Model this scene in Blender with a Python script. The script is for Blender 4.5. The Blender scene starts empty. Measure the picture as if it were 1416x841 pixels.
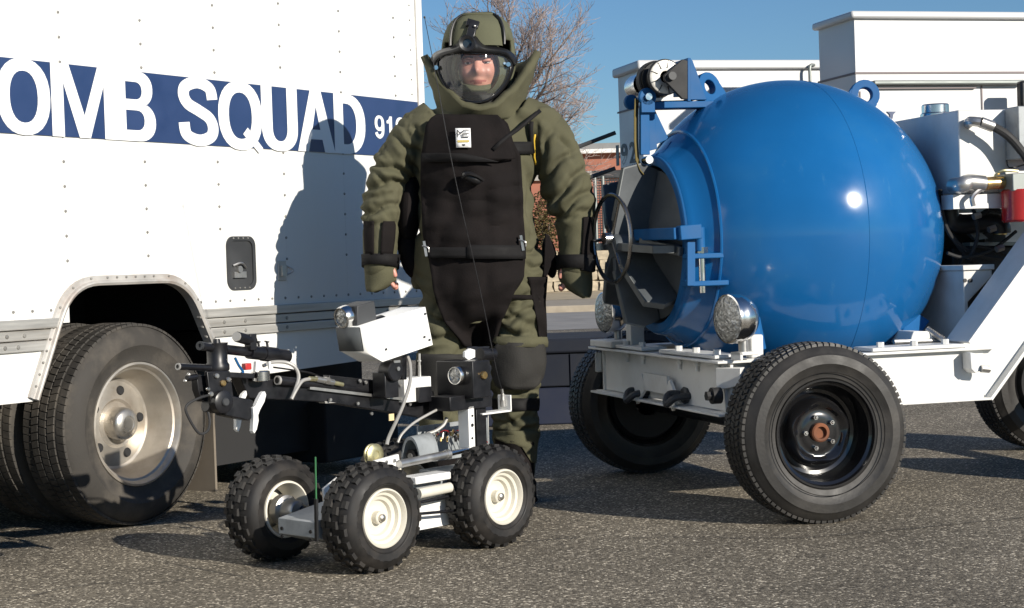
import bpy, bmesh, math, random
import numpy as np
from mathutils import Vector, Matrix, noise
from mathutils.bvhtree import BVHTree
random.seed(7)
SC = bpy.context.scene
COL = SC.collection
PI = math.pi
V = Vector

# ------------------------------------------------------------------ camera, light, exposure
FPX, PCX, PCY, CAMZ = 2400.0, 708.0, 420.5, 0.95
_th, _ph = -math.atan(54.5 / FPX), -math.atan(0.033)
F_ = V((0, math.cos(_th), math.sin(_th)))
R0_ = V((1, 0, 0)); U0_ = R0_.cross(F_)
R_ = R0_ * math.cos(_ph) + U0_ * math.sin(_ph)
U_ = U0_ * math.cos(_ph) - R0_ * math.sin(_ph)
CPOS = V((0, 0, CAMZ))
cam_d = bpy.data.cameras.new('camera')
cam = bpy.data.objects.new('camera', cam_d); COL.objects.link(cam)
m3 = Matrix((R_, U_, -F_)).transposed()
cam.matrix_world = Matrix.Translation(CPOS) @ m3.to_4x4()
cam_d.sensor_width = 36.0; cam_d.lens = 36.0 * FPX / 1416.0
cam_d.clip_start = 0.1; cam_d.clip_end = 2000
SC.camera = cam

SUN_AZ, SUN_EL = math.radians(45.5), math.radians(21.0)
TO_SUN = V((math.cos(SUN_AZ) * math.cos(SUN_EL), -math.sin(SUN_AZ) * math.cos(SUN_EL), math.sin(SUN_EL)))
world = bpy.data.worlds.new('World'); SC.world = world; world.use_nodes = True
wn = world.node_tree.nodes; wl = world.node_tree.links
bg = wn['Background']
sky = wn.new('ShaderNodeTexSky'); sky.sky_type = 'NISHITA'; sky.sun_disc = False
sky.sun_elevation = SUN_EL; sky.sun_rotation = math.atan2(TO_SUN.x, TO_SUN.y)
sky.air_density = 1.0; sky.dust_density = 0.0; sky.ozone_density = 3.0
tint = wn.new('ShaderNodeVectorMath'); tint.operation = 'MULTIPLY'; tint.inputs[1].default_value = (0.76, 1.0, 1.24)
wl.new(sky.outputs[0], tint.inputs[0]); wl.new(tint.outputs[0], bg.inputs[0]); bg.inputs[1].default_value = 0.057
sun_d = bpy.data.lights.new('sun', 'SUN'); sun_d.energy = 4.7; sun_d.angle = math.radians(0.5)
sun_d.color = (1.0, 0.93, 0.82)
sun = bpy.data.objects.new('sun', sun_d); COL.objects.link(sun)
sun.rotation_euler = TO_SUN.to_track_quat('Z', 'Y').to_euler()
SC.view_settings.view_transform = 'Standard'; SC.view_settings.look = 'None'
SC.view_settings.exposure = 0.40; SC.view_settings.gamma = 1.0
SC.cycles.max_bounces = 8; SC.cycles.transparent_max_bounces = 12

# ------------------------------------------------------------------ survey of the photograph: image ray -> world point
def ray(px, py): return F_ + R_ * ((px - PCX) / FPX) - U_ * ((py - PCY) / FPX)
def at(px, py, Y):
    d = ray(px, py); return CPOS + d * (Y / d.y)
def gnd(px, py, z=0.0):
    d = ray(px, py); return CPOS + d * ((z - CAMZ) / d.z)
class Frame:
    """a local frame standing on the ground: x along the thing, y away from us, z up"""
    def __init__(s, o, ex):
        s.o = V(o); e = V((ex[0], ex[1], 0)).normalized(); s.ex = e; s.ey = V((-e.y, e.x, 0))
        s.rz = math.atan2(e.y, e.x)
    def y(s, px, py, yy):
        d = ray(px, py); P = s.o + s.ey * yy
        q = CPOS + d * (s.ey.dot(P - CPOS) / s.ey.dot(d)) - s.o
        return V((q.dot(s.ex), q.dot(s.ey), q.z))
    def x(s, px, py, xx):
        d = ray(px, py); P = s.o + s.ex * xx
        q = CPOS + d * (s.ex.dot(P - CPOS) / s.ex.dot(d)) - s.o
        return V((q.dot(s.ex), q.dot(s.ey), q.z))
    def inv(s, p):
        q = V(p) - s.o; return V((q.dot(s.ex), q.dot(s.ey), q.z))

# ------------------------------------------------------------------ objects and mesh building
def tag(o, label=None, cat=None, group=None, kind=None):
    if label: o['label'] = label
    if cat: o['category'] = cat
    if group: o['group'] = group
    if kind: o['kind'] = kind
    return o
def empty(name, loc=(0, 0, 0), rz=0, parent=None, rot=None):
    o = bpy.data.objects.new(name, None); COL.objects.link(o); o.location = loc
    o.rotation_euler = rot if rot else (0, 0, rz); o.empty_display_size = 0.1
    if parent: o.parent = parent
    return o
def link(name, me, parent=None, mats=None):
    o = bpy.data.objects.new(name, me); COL.objects.link(o)
    if parent: o.parent = parent
    return o
def basis(d):
    d = V(d).normalized(); a = V((0, 0, 1)) if abs(d.z) < 0.9 else V((1, 0, 0))
    u = a.cross(d).normalized(); return u, d.cross(u), d
def smooth_path(pts, n=6):
    pts = [V(p) for p in pts]
    if len(pts) < 3: return pts
    out = []
    for i in range(len(pts) - 1):
        p0 = pts[max(i - 1, 0)]; p1 = pts[i]; p2 = pts[i + 1]; p3 = pts[min(i + 2, len(pts) - 1)]
        for k in range(n):
            t = k / n
            out.append(0.5 * ((2 * p1) + (p2 - p0) * t + (2 * p0 - 5 * p1 + 4 * p2 - p3) * t * t + (3 * p1 - p0 - 3 * p2 + p3) * t ** 3))
    out.append(pts[-1]); return out
class MB:
    def __init__(s): s.bm = bmesh.new(); s.mi = 0
    def face(s, vs):
        try:
            f = s.bm.faces.new(vs); f.material_index = s.mi; return f
        except ValueError: return None
    def v(s, p): return s.bm.verts.new(p)
    def box(s, c, size, rot=None):
        c = V(c); x, y, z = (k / 2 for k in size)
        R = rot if rot is not None else Matrix.Identity(3)
        vs = [s.v(c + R @ V((sx * x, sy * y, sz * z))) for sx, sy, sz in
              ((-1,-1,-1),(1,-1,-1),(1,1,-1),(-1,1,-1),(-1,-1,1),(1,-1,1),(1,1,1),(-1,1,1))]
        for f in ((0,3,2,1),(4,5,6,7),(0,1,5,4),(1,2,6,5),(2,3,7,6),(3,0,4,7)): s.face([vs[i] for i in f])
        return s
    def bx(s, x0, x1, y0, y1, z0, z1): return s.box(((x0+x1)/2, (y0+y1)/2, (z0+z1)/2), (x1-x0, y1-y0, z1-z0))
    def bar(s, p0, p1, w, h, up=(0, 0, 1)):
        p0 = V(p0); p1 = V(p1); d = (p1 - p0).normalized(); u = V(up); side = d.cross(u)
        if side.length < 1e-4: side = d.cross(V((1, 0, 0)))
        side.normalize(); u = side.cross(d)
        R = Matrix((d, side, u)).transposed()
        return s.box((p0 + p1) / 2, ((p1 - p0).length, w, h), R)
    def cyl(s, p0, p1, r, r2=None, seg=20, cap=True):
        r2 = r if r2 is None else r2
        p0 = V(p0); p1 = V(p1); u, w, d = basis(p1 - p0)
        a = [s.v(p0 + (u * math.cos(t) + w * math.sin(t)) * r) for t in [2*PI*i/seg for i in range(seg)]]
        b = [s.v(p1 + (u * math.cos(t) + w * math.sin(t)) * r2) for t in [2*PI*i/seg for i in range(seg)]]
        for i in range(seg): s.face((a[i], a[(i+1) % seg], b[(i+1) % seg], b[i]))
        if cap: s.face(a[::-1]); s.face(b)
        return s
    def tube(s, pts, r, seg=8, n=6, sm=True):
        pts = smooth_path(pts, n) if sm else [V(p) for p in pts]
        u = None; rings = []
        for i, p in enumerate(pts):
            d = (pts[min(i+1, len(pts)-1)] - pts[max(i-1, 0)]).normalized()
            if u is None: u = basis(d)[0]
            u = (u - d * u.dot(d)).normalized(); w = d.cross(u)
            rr = r(i / (len(pts) - 1)) if callable(r) else r
            rings.append([s.v(p + (u * math.cos(2*PI*k/seg) + w * math.sin(2*PI*k/seg)) * rr) for k in range(seg)])
        for a, b in zip(rings, rings[1:]):
            for k in range(seg): s.face((a[k], a[(k+1) % seg], b[(k+1) % seg], b[k]))
        s.face(rings[0][::-1]); s.face(rings[-1]); return s
    def lathe(s, prof, o=(0, 0, 0), axis=(0, 1, 0), seg=48, closed=False):
        """prof: (radius, distance along axis)"""
        o = V(o); u, w, d = basis(axis); rings = []
        for r, a in prof:
            if r < 1e-6: rings.append([s.v(o + d * a)])
            else: rings.append([s.v(o + d * a + (u * math.cos(2*PI*k/seg) + w * math.sin(2*PI*k/seg)) * r) for k in range(seg)])
        pairs = list(zip(rings, rings[1:]))
        if closed: pairs.append((rings[-1], rings[0]))
        for A, B in pairs:
            for k in range(seg):
                k2 = (k + 1) % seg
                if len(A) == 1 and len(B) == 1: continue
                if len(A) == 1: s.face((A[0], B[k2], B[k]))
                elif len(B) == 1: s.face((A[k], A[k2], B[0]))
                else: s.face((A[k], A[k2], B[k2], B[k]))
        return s
    def prism(s, pts, vec):
        vec = V(vec); a = [s.v(V(p)) for p in pts]; b = [s.v(V(p) + vec) for p in pts]
        s.face(a[::-1]); s.face(b); n = len(a)
        for i in range(n): s.face((a[i], a[(i+1) % n], b[(i+1) % n], b[i]))
        return s
    def xz(s, pts, y0, y1): return s.prism([(p[0], y0, p[1]) for p in pts], (0, y1 - y0, 0))
    def ball(s, c, r, u=16, v=10):
        c = V(c); r = V((r, r, r)) if not hasattr(r, '__len__') else V(r); rows = []
        for j in range(v + 1):
            ph = PI * j / v
            if j in (0, v): rows.append([s.v(c + V((0, 0, r.z * math.cos(ph))))])
            else: rows.append([s.v(c + V((r.x * math.sin(ph) * math.cos(2*PI*i/u), r.y * math.sin(ph) * math.sin(2*PI*i/u), r.z * math.cos(ph)))) for i in range(u)])
        for A, B in zip(rows, rows[1:]):
            for i in range(u):
                i2 = (i + 1) % u
                if len(A) == 1: s.face((A[0], B[i], B[i2]))
                elif len(B) == 1: s.face((A[i], B[0], A[i2]))
                else: s.face((A[i], B[i], B[i2], A[i2]))
        return s
    def loft(s, rings, cap=True):
        """rings: (centre, half x, half y[, tilt axis dir]) ellipses stacked along a path"""
        R = []; N = 24
        cs = [V(r[0]) for r in rings]
        for i, r in enumerate(rings):
            d = (cs[min(i+1, len(cs)-1)] - cs[max(i-1, 0)]).normalized()
            side = V((1, 0, 0)) - d * d.x; side.normalize(); bk = d.cross(side)
            R.append([s.v(cs[i] + side * r[1] * math.cos(2*PI*k/N) + bk * r[2] * math.sin(2*PI*k/N)) for k in range(N)])
        for A, B in zip(R, R[1:]):
            for k in range(N): s.face((A[k], A[(k+1) % N], B[(k+1) % N], B[k]))
        if cap: s.face(R[0][::-1]); s.face(R[-1])
        return s
    def grid(s, pts):
        rows = [[s.v(p) for p in r] for r in pts]
        for A, B in zip(rows, rows[1:]):
            for i in range(len(A) - 1): s.face((A[i], A[i+1], B[i+1], B[i]))
        return s
    def mesh(s, name, mats, sharp=35, flat=False, recalc=True):
        if recalc: bmesh.ops.recalc_face_normals(s.bm, faces=s.bm.faces)
        me = bpy.data.meshes.new(name); s.bm.to_mesh(me); s.bm.free()
        for m in (mats if isinstance(mats, (list, tuple)) else [mats]): me.materials.append(m)
        if not flat:
            me.shade_smooth(); me.set_sharp_from_angle(angle=math.radians(sharp))
        return me
    def build(s, name, mats, parent=None, bevel=0, solid=0, sharp=35, flat=False, kind=None, label=None, recalc=True, off=0):
        o = link(name, s.mesh(name, mats, sharp, flat, recalc), parent)
        if solid:
            md = o.modifiers.new('thick', 'SOLIDIFY'); md.thickness = solid; md.offset = off
        if bevel:
            md = o.modifiers.new('bevel', 'BEVEL'); md.width = bevel; md.segments = 2; md.limit_method = 'ANGLE'
            md.angle_limit = math.radians(40); md.harden_normals = False
        if kind: o['kind'] = kind
        if label: o['label'] = label
        return o
def copy_tree(o, parent=None):
    c = o.copy(); COL.objects.link(c)
    if parent: c.parent = parent
    for ch in list(o.children): copy_tree(ch, c)
    return c

# ------------------------------------------------------------------ materials
def mat(name, col, rough=0.5, metal=0.0, var=0.12, scale=8.0, bump=0.0, bscale=60.0, stretch=(1, 1, 1), stain=None, stain_amt=0.0, stain_scale=3.0, coat=0.0, rvar=0.1, spec=0.5):
    m = bpy.data.materials.new(name); m.use_nodes = True
    n = m.node_tree.nodes; l = m.node_tree.links; b = n['Principled BSDF']
    tc = n.new('ShaderNodeTexCoord'); mp = n.new('ShaderNodeMapping'); mp.inputs['Scale'].default_value = stretch
    l.new(tc.outputs['Object'], mp.inputs[0])
    nz = n.new('ShaderNodeTexNoise'); nz.inputs['Scale'].default_value = scale; nz.inputs['Detail'].default_value = 5
    l.new(mp.outputs[0], nz.inputs['Vector'])
    rm = n.new('ShaderNodeMapRange'); rm.inputs[1].default_value = 0.3; rm.inputs[2].default_value = 0.7
    rm.inputs[3].default_value = 1 - var; rm.inputs[4].default_value = 1 + var
    l.new(nz.outputs[0], rm.inputs[0])
    mul = n.new('ShaderNodeVectorMath'); mul.operation = 'SCALE'; mul.inputs[0].default_value = col[:3]
    l.new(rm.outputs[0], mul.inputs['Scale'])
    src = mul.outputs[0]
    if stain is not None:
        n2 = n.new('ShaderNodeTexNoise'); n2.inputs['Scale'].default_value = stain_scale; n2.inputs['Detail'].default_value = 8; n2.inputs['Roughness'].default_value = 0.65
        l.new(mp.outputs[0], n2.inputs['Vector'])
        r2 = n.new('ShaderNodeMapRange'); r2.inputs[1].default_value = 0.48; r2.inputs[2].default_value = 0.72; r2.inputs[3].default_value = 0; r2.inputs[4].default_value = stain_amt
        l.new(n2.outputs[0], r2.inputs[0])
        mx = n.new('ShaderNodeMix'); mx.data_type = 'RGBA'; l.new(r2.outputs[0], mx.inputs[0]); l.new(src, mx.inputs[6]); mx.inputs[7].default_value = (*stain, 1)
        src = mx.outputs[2]
    l.new(src, b.inputs['Base Color'])
    rr = n.new('ShaderNodeMapRange'); rr.inputs[1].default_value = 0.3; rr.inputs[2].default_value = 0.7
    rr.inputs[3].default_value = max(0.02, rough - rvar); rr.inputs[4].default_value = min(1, rough + rvar)
    l.new(nz.outputs[0], rr.inputs[0]); l.new(rr.outputs[0], b.inputs['Roughness'])
    b.inputs['Metallic'].default_value = metal; b.inputs['Coat Weight'].default_value = coat; b.inputs['Coat Roughness'].default_value = 0.06
    b.inputs['Specular IOR Level'].default_value = spec
    if bump:
        n3 = n.new('ShaderNodeTexNoise'); n3.inputs['Scale'].default_value = bscale; n3.inputs['Detail'].default_value = 4
        l.new(mp.outputs[0], n3.inputs['Vector'])
        bp = n.new('ShaderNodeBump'); bp.inputs['Strength'].default_value = bump; bp.inputs['Distance'].default_value = 0.01
        l.new(n3.outputs[0], bp.inputs['Height']); l.new(bp.outputs[0], b.inputs['Normal'])
    return m
def glass(name, tint=(1, 1, 1), rough=0.03, refl=1.0, haze=0.0):
    m = bpy.data.materials.new(name); m.use_nodes = True
    n = m.node_tree.nodes; l = m.node_tree.links; n.remove(n['Principled BSDF'])
    tr = n.new('ShaderNodeBsdfTransparent'); tr.inputs[0].default_value = (*tint, 1)
    gl = n.new('ShaderNodeBsdfGlossy'); gl.inputs['Roughness'].default_value = rough
    fr = n.new('ShaderNodeFresnel'); fr.inputs[0].default_value = 1.6
    mx = n.new('ShaderNodeMixShader'); l.new(fr.outputs[0], mx.inputs[0]); l.new(tr.outputs[0], mx.inputs[1]); l.new(gl.outputs[0], mx.inputs[2])
    out = mx.outputs[0]
    if haze:
        df = n.new('ShaderNodeBsdfDiffuse'); df.inputs[0].default_value = (0.75, 0.78, 0.8, 1)
        m2 = n.new('ShaderNodeMixShader'); m2.inputs[0].default_value = haze; l.new(out, m2.inputs[1]); l.new(df.outputs[0], m2.inputs[2]); out = m2.outputs[0]
    l.new(out, n['Material Output'].inputs[0]); return m

def asphalt_mat():
    m = bpy.data.materials.new('asphalt'); m.use_nodes = True
    n = m.node_tree.nodes; l = m.node_tree.links; b = n['Principled BSDF']
    tc = n.new('ShaderNodeTexCoord')
    v1 = n.new('ShaderNodeTexVoronoi'); v1.inputs['Scale'].default_value = 140; v1.inputs['Randomness'].default_value = 1
    l.new(tc.outputs['Object'], v1.inputs['Vector'])
    sep = n.new('ShaderNodeSeparateColor'); l.new(v1.outputs['Color'], sep.inputs[0])
    cr = n.new('ShaderNodeValToRGB'); e = cr.color_ramp.elements
    e[0].position = 0.0; e[0].color = (0.06, 0.051, 0.039, 1); e[1].position = 1.0; e[1].color = (0.80, 0.71, 0.56, 1)
    k = e.new(0.45); k.color = (0.150, 0.130, 0.099, 1); k = e.new(0.88); k.color = (0.245, 0.213, 0.162, 1)
    l.new(sep.outputs[0], cr.inputs[0])
    nz = n.new('ShaderNodeTexNoise'); nz.inputs['Scale'].default_value = 1.3; nz.inputs['Detail'].default_value = 6
    l.new(tc.outputs['Object'], nz.inputs['Vector'])
    rm = n.new('ShaderNodeMapRange'); rm.inputs[1].default_value = 0.3; rm.inputs[2].default_value = 0.7; rm.inputs[3].default_value = 0.78; rm.inputs[4].default_value = 1.2
    l.new(nz.outputs[0], rm.inputs[0])
    mul = n.new('ShaderNodeVectorMath'); mul.operation = 'SCALE'; l.new(cr.outputs[0], mul.inputs[0]); l.new(rm.outputs[0], mul.inputs['Scale'])
    sp = n.new('ShaderNodeTexNoise'); sp.inputs['Scale'].default_value = 2.6; sp.inputs['Detail'].default_value = 3; l.new(tc.outputs['Object'], sp.inputs['Vector'])
    sr = n.new('ShaderNodeMapRange'); sr.inputs[1].default_value = 0.64; sr.inputs[2].default_value = 0.74; sr.inputs[3].default_value = 1.0; sr.inputs[4].default_value = 0.62; l.new(sp.outputs[0], sr.inputs[0])
    m2 = n.new('ShaderNodeVectorMath'); m2.operation = 'SCALE'; l.new(mul.outputs[0], m2.inputs[0]); l.new(sr.outputs[0], m2.inputs['Scale'])
    l.new(m2.outputs[0], b.inputs['Base Color'])
    b.inputs['Roughness'].default_value = 0.85; b.inputs['Specular IOR Level'].default_value = 0.3
    v2 = n.new('ShaderNodeTexVoronoi'); v2.inputs['Scale'].default_value = 140
    l.new(tc.outputs['Object'], v2.inputs['Vector'])
    n2 = n.new('ShaderNodeTexNoise'); n2.inputs['Scale'].default_value = 45; n2.inputs['Detail'].default_value = 6
    l.new(tc.outputs['Object'], n2.inputs['Vector'])
    ad = n.new('ShaderNodeMath'); ad.operation = 'SUBTRACT'; l.new(n2.outputs[0], ad.inputs[0]); l.new(v2.outputs['Distance'], ad.inputs[1])
    bp = n.new('ShaderNodeBump'); bp.inputs['Strength'].default_value = 0.5; bp.inputs['Distance'].default_value = 0.004
    l.new(ad.outputs[0], bp.inputs['Height']); l.new(bp.outputs[0], b.inputs['Normal'])
    return m
M = {}
M['asphalt'] = asphalt_mat()
M['crack'] = mat('crack_filler', (0.03, 0.028, 0.026), 0.9)
M['road'] = mat('road_grey', (0.27, 0.255, 0.235), 0.9, scale=1.5, var=0.15)
M['verge'] = mat('dry_verge', (0.42, 0.34, 0.22), 0.95, scale=3, var=0.2, bump=0.4, bscale=20)
M['kerb'] = mat('kerb_concrete', (0.34, 0.29, 0.22), 0.9, scale=6, var=0.15)
M['truck'] = mat('truck_white', (0.71, 0.71, 0.69), 0.38, var=0.025, scale=2.2, stain=(0.62, 0.60, 0.52), stain_amt=0.22, stain_scale=1.3, bump=0.03, bscale=3, stretch=(1, 1, 0.5))
M['letter'] = mat('letter_white', (0.82, 0.82, 0.81), 0.4, var=0.02)
M['navyband'] = mat('band_blue', (0.022, 0.046, 0.125), 0.38, var=0.08)
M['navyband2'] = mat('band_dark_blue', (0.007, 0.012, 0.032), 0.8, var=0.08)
M['alu'] = mat('aluminium', (0.50, 0.49, 0.46), 0.5, 0.55, var=0.12, scale=14, stretch=(0.3, 1, 6), stain=(0.30, 0.26, 0.21), stain_amt=0.55, stain_scale=5)
M['alu_trim'] = mat('arch_moulding', (0.52, 0.50, 0.47), 0.45, 0.35, var=0.15, scale=10, stain=(0.30, 0.20, 0.14), stain_amt=0.6, stain_scale=7)  # trim metal of the arch moulding and post seal
M['rivet'] = mat('rivet_steel', (0.30, 0.29, 0.27), 0.5, 0.6)
M['black'] = mat('black_paint', (0.012, 0.012, 0.013), 0.35, var=0.2)
M['blackmatte'] = mat('black_rubber', (0.016, 0.016, 0.017), 0.7, var=0.2)
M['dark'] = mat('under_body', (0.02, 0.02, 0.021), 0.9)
M['darksteel'] = mat('dark_steel', (0.045, 0.047, 0.05), 0.55, 0.2, var=0.25, scale=6)
M['tyre'] = mat('tyre_rubber', (0.020, 0.0185, 0.017), 0.58, var=0.25, scale=14, stain=(0.062, 0.055, 0.047), stain_amt=0.55, stain_scale=6, bump=0.08, bscale=90)
M['trucktyre'] = mat('truck_tyre_rubber', (0.040, 0.036, 0.031), 0.8, var=0.2, scale=10, stain=(0.13, 0.112, 0.09), stain_amt=0.6, stain_scale=5, bump=0.08, bscale=90)
M['robtyre'] = mat('knobbly_tyre_rubber', (0.010, 0.009, 0.0085), 0.62, var=0.3, scale=20, stain=(0.045, 0.036, 0.028), stain_amt=0.4, stain_scale=10)
M['mudflap'] = mat('mud_flap', (0.16, 0.135, 0.105), 0.85, var=0.2, scale=5)
M['truckrim'] = mat('weathered_rim', (0.50, 0.46, 0.40), 0.42, 0.7, var=0.15, scale=9, stain=(0.30, 0.235, 0.17), stain_amt=0.6, stain_scale=6)
M['chrome'] = mat('chrome', (0.72, 0.71, 0.69), 0.18, 1.0, var=0.06, scale=12, rvar=0.08)
M['steel'] = mat('bare_steel', (0.48, 0.47, 0.45), 0.35, 0.85, var=0.15, scale=14)
M['blackgloss'] = mat('gloss_black_rim', (0.008, 0.008, 0.009), 0.16, 0.0, coat=0.6, var=0.1, rvar=0.06)
M['rust'] = mat('rusty_hub', (0.17, 0.062, 0.028), 0.8, 0.1, var=0.3, scale=25)
M['cream'] = mat('cream_white_paint', (0.62, 0.59, 0.51), 0.4, var=0.05, scale=15, stain=(0.45, 0.40, 0.30), stain_amt=0.2, stain_scale=14)
M['white'] = mat('white_paint', (0.80, 0.80, 0.78), 0.42, var=0.04, scale=6, stain=(0.46, 0.42, 0.36), stain_amt=0.28, stain_scale=5)
M['frame'] = mat('trailer_white', (0.68, 0.68, 0.66), 0.5, var=0.05, scale=5, stain=(0.36, 0.31, 0.26), stain_amt=0.35, stain_scale=4)
M['robgrey'] = mat('robot_grey', (0.30, 0.32, 0.33), 0.42, 0.1, var=0.1, scale=12, stain=(0.10, 0.10, 0.10), stain_amt=0.4, stain_scale=15)
M['robblack'] = mat('robot_black', (0.008, 0.008, 0.010), 0.38, 0.1, var=0.3, scale=20, stain=(0.06, 0.06, 0.06), stain_amt=0.15, stain_scale=28)
M['brass'] = mat('brass', (0.62, 0.42, 0.18), 0.3, 0.9, var=0.2, scale=20)
M['goldsteel'] = mat('zinc_plate', (0.50, 0.46, 0.27), 0.35, 0.8, var=0.25, scale=20)
M['red'] = mat('red_paint', (0.36, 0.014, 0.014), 0.32, var=0.1, coat=0.3)
M['redlamp'] = mat('red_plastic', (0.45, 0.03, 0.03), 0.4)
M['hose'] = mat('grey_hose', (0.36, 0.35, 0.33), 0.4, 0.2, var=0.1)
M['tan'] = mat('tan_tag', (0.70, 0.55, 0.30), 0.7)
M['green'] = mat('green_strip', (0.03, 0.14, 0.05), 0.5)
M['olive'] = mat('olive_cloth', (0.086, 0.083, 0.050), 0.92, var=0.12, scale=12, bump=0.25, bscale=320, stain=(0.122, 0.116, 0.076), stain_amt=0.5, stain_scale=5, spec=0.2)
M['olive2'] = mat('olive_helmet', (0.098, 0.100, 0.062), 0.85, var=0.1, scale=10, bump=0.15, bscale=300, spec=0.25)
M['blackcloth'] = mat('black_cloth', (0.0105, 0.0088, 0.0088), 0.9, var=0.25, scale=9, bump=0.22, bscale=260, stain=(0.021, 0.0165, 0.016), stain_amt=0.5, stain_scale=5, spec=0.12)
M['webbing'] = mat('black_webbing', (0.0075, 0.007, 0.0075), 0.75, var=0.2, scale=30, bump=0.2, bscale=350, spec=0.25)
M['greycloth'] = mat('knee_pad_grey', (0.021, 0.020, 0.018), 0.85, var=0.2, scale=8, bump=0.2, bscale=200)
M['skin'] = mat('skin', (0.58, 0.265, 0.205), 0.5, var=0.12, scale=18)
M['lips'] = mat('lips', (0.42, 0.14, 0.12), 0.45)
M['eyewhite'] = mat('eye_white', (0.6, 0.58, 0.55), 0.3)
M['iris'] = mat('iris', (0.05, 0.04, 0.03), 0.3)
M['brow'] = mat('brow_hair', (0.10, 0.055, 0.03), 0.8)
M['yellow'] = mat('yellow_cord', (0.62, 0.40, 0.03), 0.7)
M['print_black'] = mat('print_black', (0.015, 0.015, 0.015), 0.6)
M['print_yellow'] = mat('print_yellow', (0.50, 0.40, 0.12), 0.6)
M['visor'] = glass('visor_clear', (0.93, 0.95, 0.94), 0.04, haze=0.025)  # pale haze mixed in as the white reflection on the visor
M['lens'] = glass('lens_clear', (0.9, 0.9, 0.9), 0.05)
M['lensglass'] = mat('fluted_lens', (0.42, 0.42, 0.40), 0.18, 0.55, var=0.45, scale=55, bump=1.0, bscale=70)
M['darkglass'] = mat('dark_glass', (0.02, 0.025, 0.03), 0.08, coat=0.5)
def blue_mat(name, col, scr=0.5):
    m = mat(name, col, 0.15, 0.0, var=0.10, scale=2.2, coat=0.2, rvar=0.10, stain=(0.035, 0.15, 0.30), stain_amt=0.35, stain_scale=1.6, bump=0.035, bscale=2.5)
    n = m.node_tree.nodes; l = m.node_tree.links; b = n['Principled BSDF']
    tc = n.new('ShaderNodeTexCoord'); mp = n.new('ShaderNodeMapping'); mp.inputs['Scale'].default_value = (9, 9, 1.8); mp.inputs['Rotation'].default_value = (0.25, 0.45, 0)
    l.new(tc.outputs['Object'], mp.inputs[0])
    nz = n.new('ShaderNodeTexNoise'); nz.inputs['Scale'].default_value = 3.0; nz.inputs['Detail'].default_value = 9; nz.inputs['Roughness'].default_value = 0.7
    l.new(mp.outputs[0], nz.inputs['Vector'])
    rm = n.new('ShaderNodeMapRange'); rm.inputs[1].default_value = 0.62; rm.inputs[2].default_value = 0.72; rm.inputs[3].default_value = 0; rm.inputs[4].default_value = scr
    l.new(nz.outputs[0], rm.inputs[0])
    mx = n.new('ShaderNodeMix'); mx.data_type = 'RGBA'; l.new(rm.outputs[0], mx.inputs[0])
    old = b.inputs['Base Color'].links[0].from_socket
    l.new(old, mx.inputs[6]); mx.inputs[7].default_value = (0.06, 0.19, 0.34, 1); l.new(mx.outputs[2], b.inputs['Base Color'])
    return m
M['blue'] = blue_mat('vessel_blue', (0.008, 0.105, 0.30), 0.35)
M['bluep'] = mat('bracket_blue', (0.008, 0.09, 0.25), 0.6, var=0.08, scale=8, spec=0.25)
M['vesdark'] = mat('bare_dark_plate', (0.070, 0.080, 0.088), 0.55, 0.1, var=0.3, scale=5, stain=(0.16, 0.17, 0.17), stain_amt=0.4, stain_scale=4)
M['lining'] = mat('port_steel', (0.055, 0.066, 0.078), 0.6, 0.1, var=0.3, scale=5)
M['hubcap'] = mat('worn_hub_steel', (0.55, 0.52, 0.47), 0.34, 0.9, var=0.15, scale=16)
M['hoodfront'] = mat('hood_front_shade', (0.075, 0.082, 0.085), 0.6, var=0.15)
M['wheelrim'] = mat('dull_chrome', (0.30, 0.29, 0.28), 0.28, 0.95, var=0.15)
M['vesgrey'] = mat('bare_grey_plate', (0.17, 0.18, 0.18), 0.5, 0.3, var=0.2, scale=8)
M['webstrap'] = mat('olive_strap', (0.13, 0.10, 0.03), 0.85, var=0.15, scale=30)
M['container'] = mat('container_white', (0.60, 0.60, 0.60), 0.45, var=0.02, scale=2, stain=(0.66, 0.65, 0.60), stain_amt=0.2, stain_scale=2)
M['seam'] = mat('panel_seam', (0.20, 0.17, 0.17), 0.7)
M['number'] = mat('number_dark', (0.03, 0.035, 0.05), 0.5)
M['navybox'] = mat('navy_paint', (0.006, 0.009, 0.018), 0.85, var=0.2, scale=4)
M['brick'] = mat('brick_red', (0.34, 0.135, 0.09), 0.9, var=0.1, scale=2)
M['fascia'] = mat('fascia_white', (0.78, 0.77, 0.74), 0.7)
M['roofgrey'] = mat('roof_grey', (0.22, 0.22, 0.215), 0.8, var=0.1, scale=2)
M['roofgrey2'] = mat('lintel_grey', (0.36, 0.34, 0.31), 0.8, var=0.1, scale=2)
M['stone'] = mat('pale_stone', (0.47, 0.40, 0.29), 0.9, var=0.22, scale=3, bump=0.5, bscale=8)
M['mortar'] = mat('mortar', (0.19, 0.16, 0.12), 0.95)
M['bark'] = mat('bark', (0.14, 0.105, 0.085), 0.9, var=0.25, scale=6)
M['twig'] = mat('twig', (0.30, 0.24, 0.22), 0.9, var=0.2, scale=3)
M['shrub'] = mat('dry_shrub_leaf', (0.075, 0.055, 0.014), 0.8, var=0.3, scale=5)
M['galv'] = mat('galvanised', (0.22, 0.24, 0.23), 0.5, 0.5)
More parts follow.
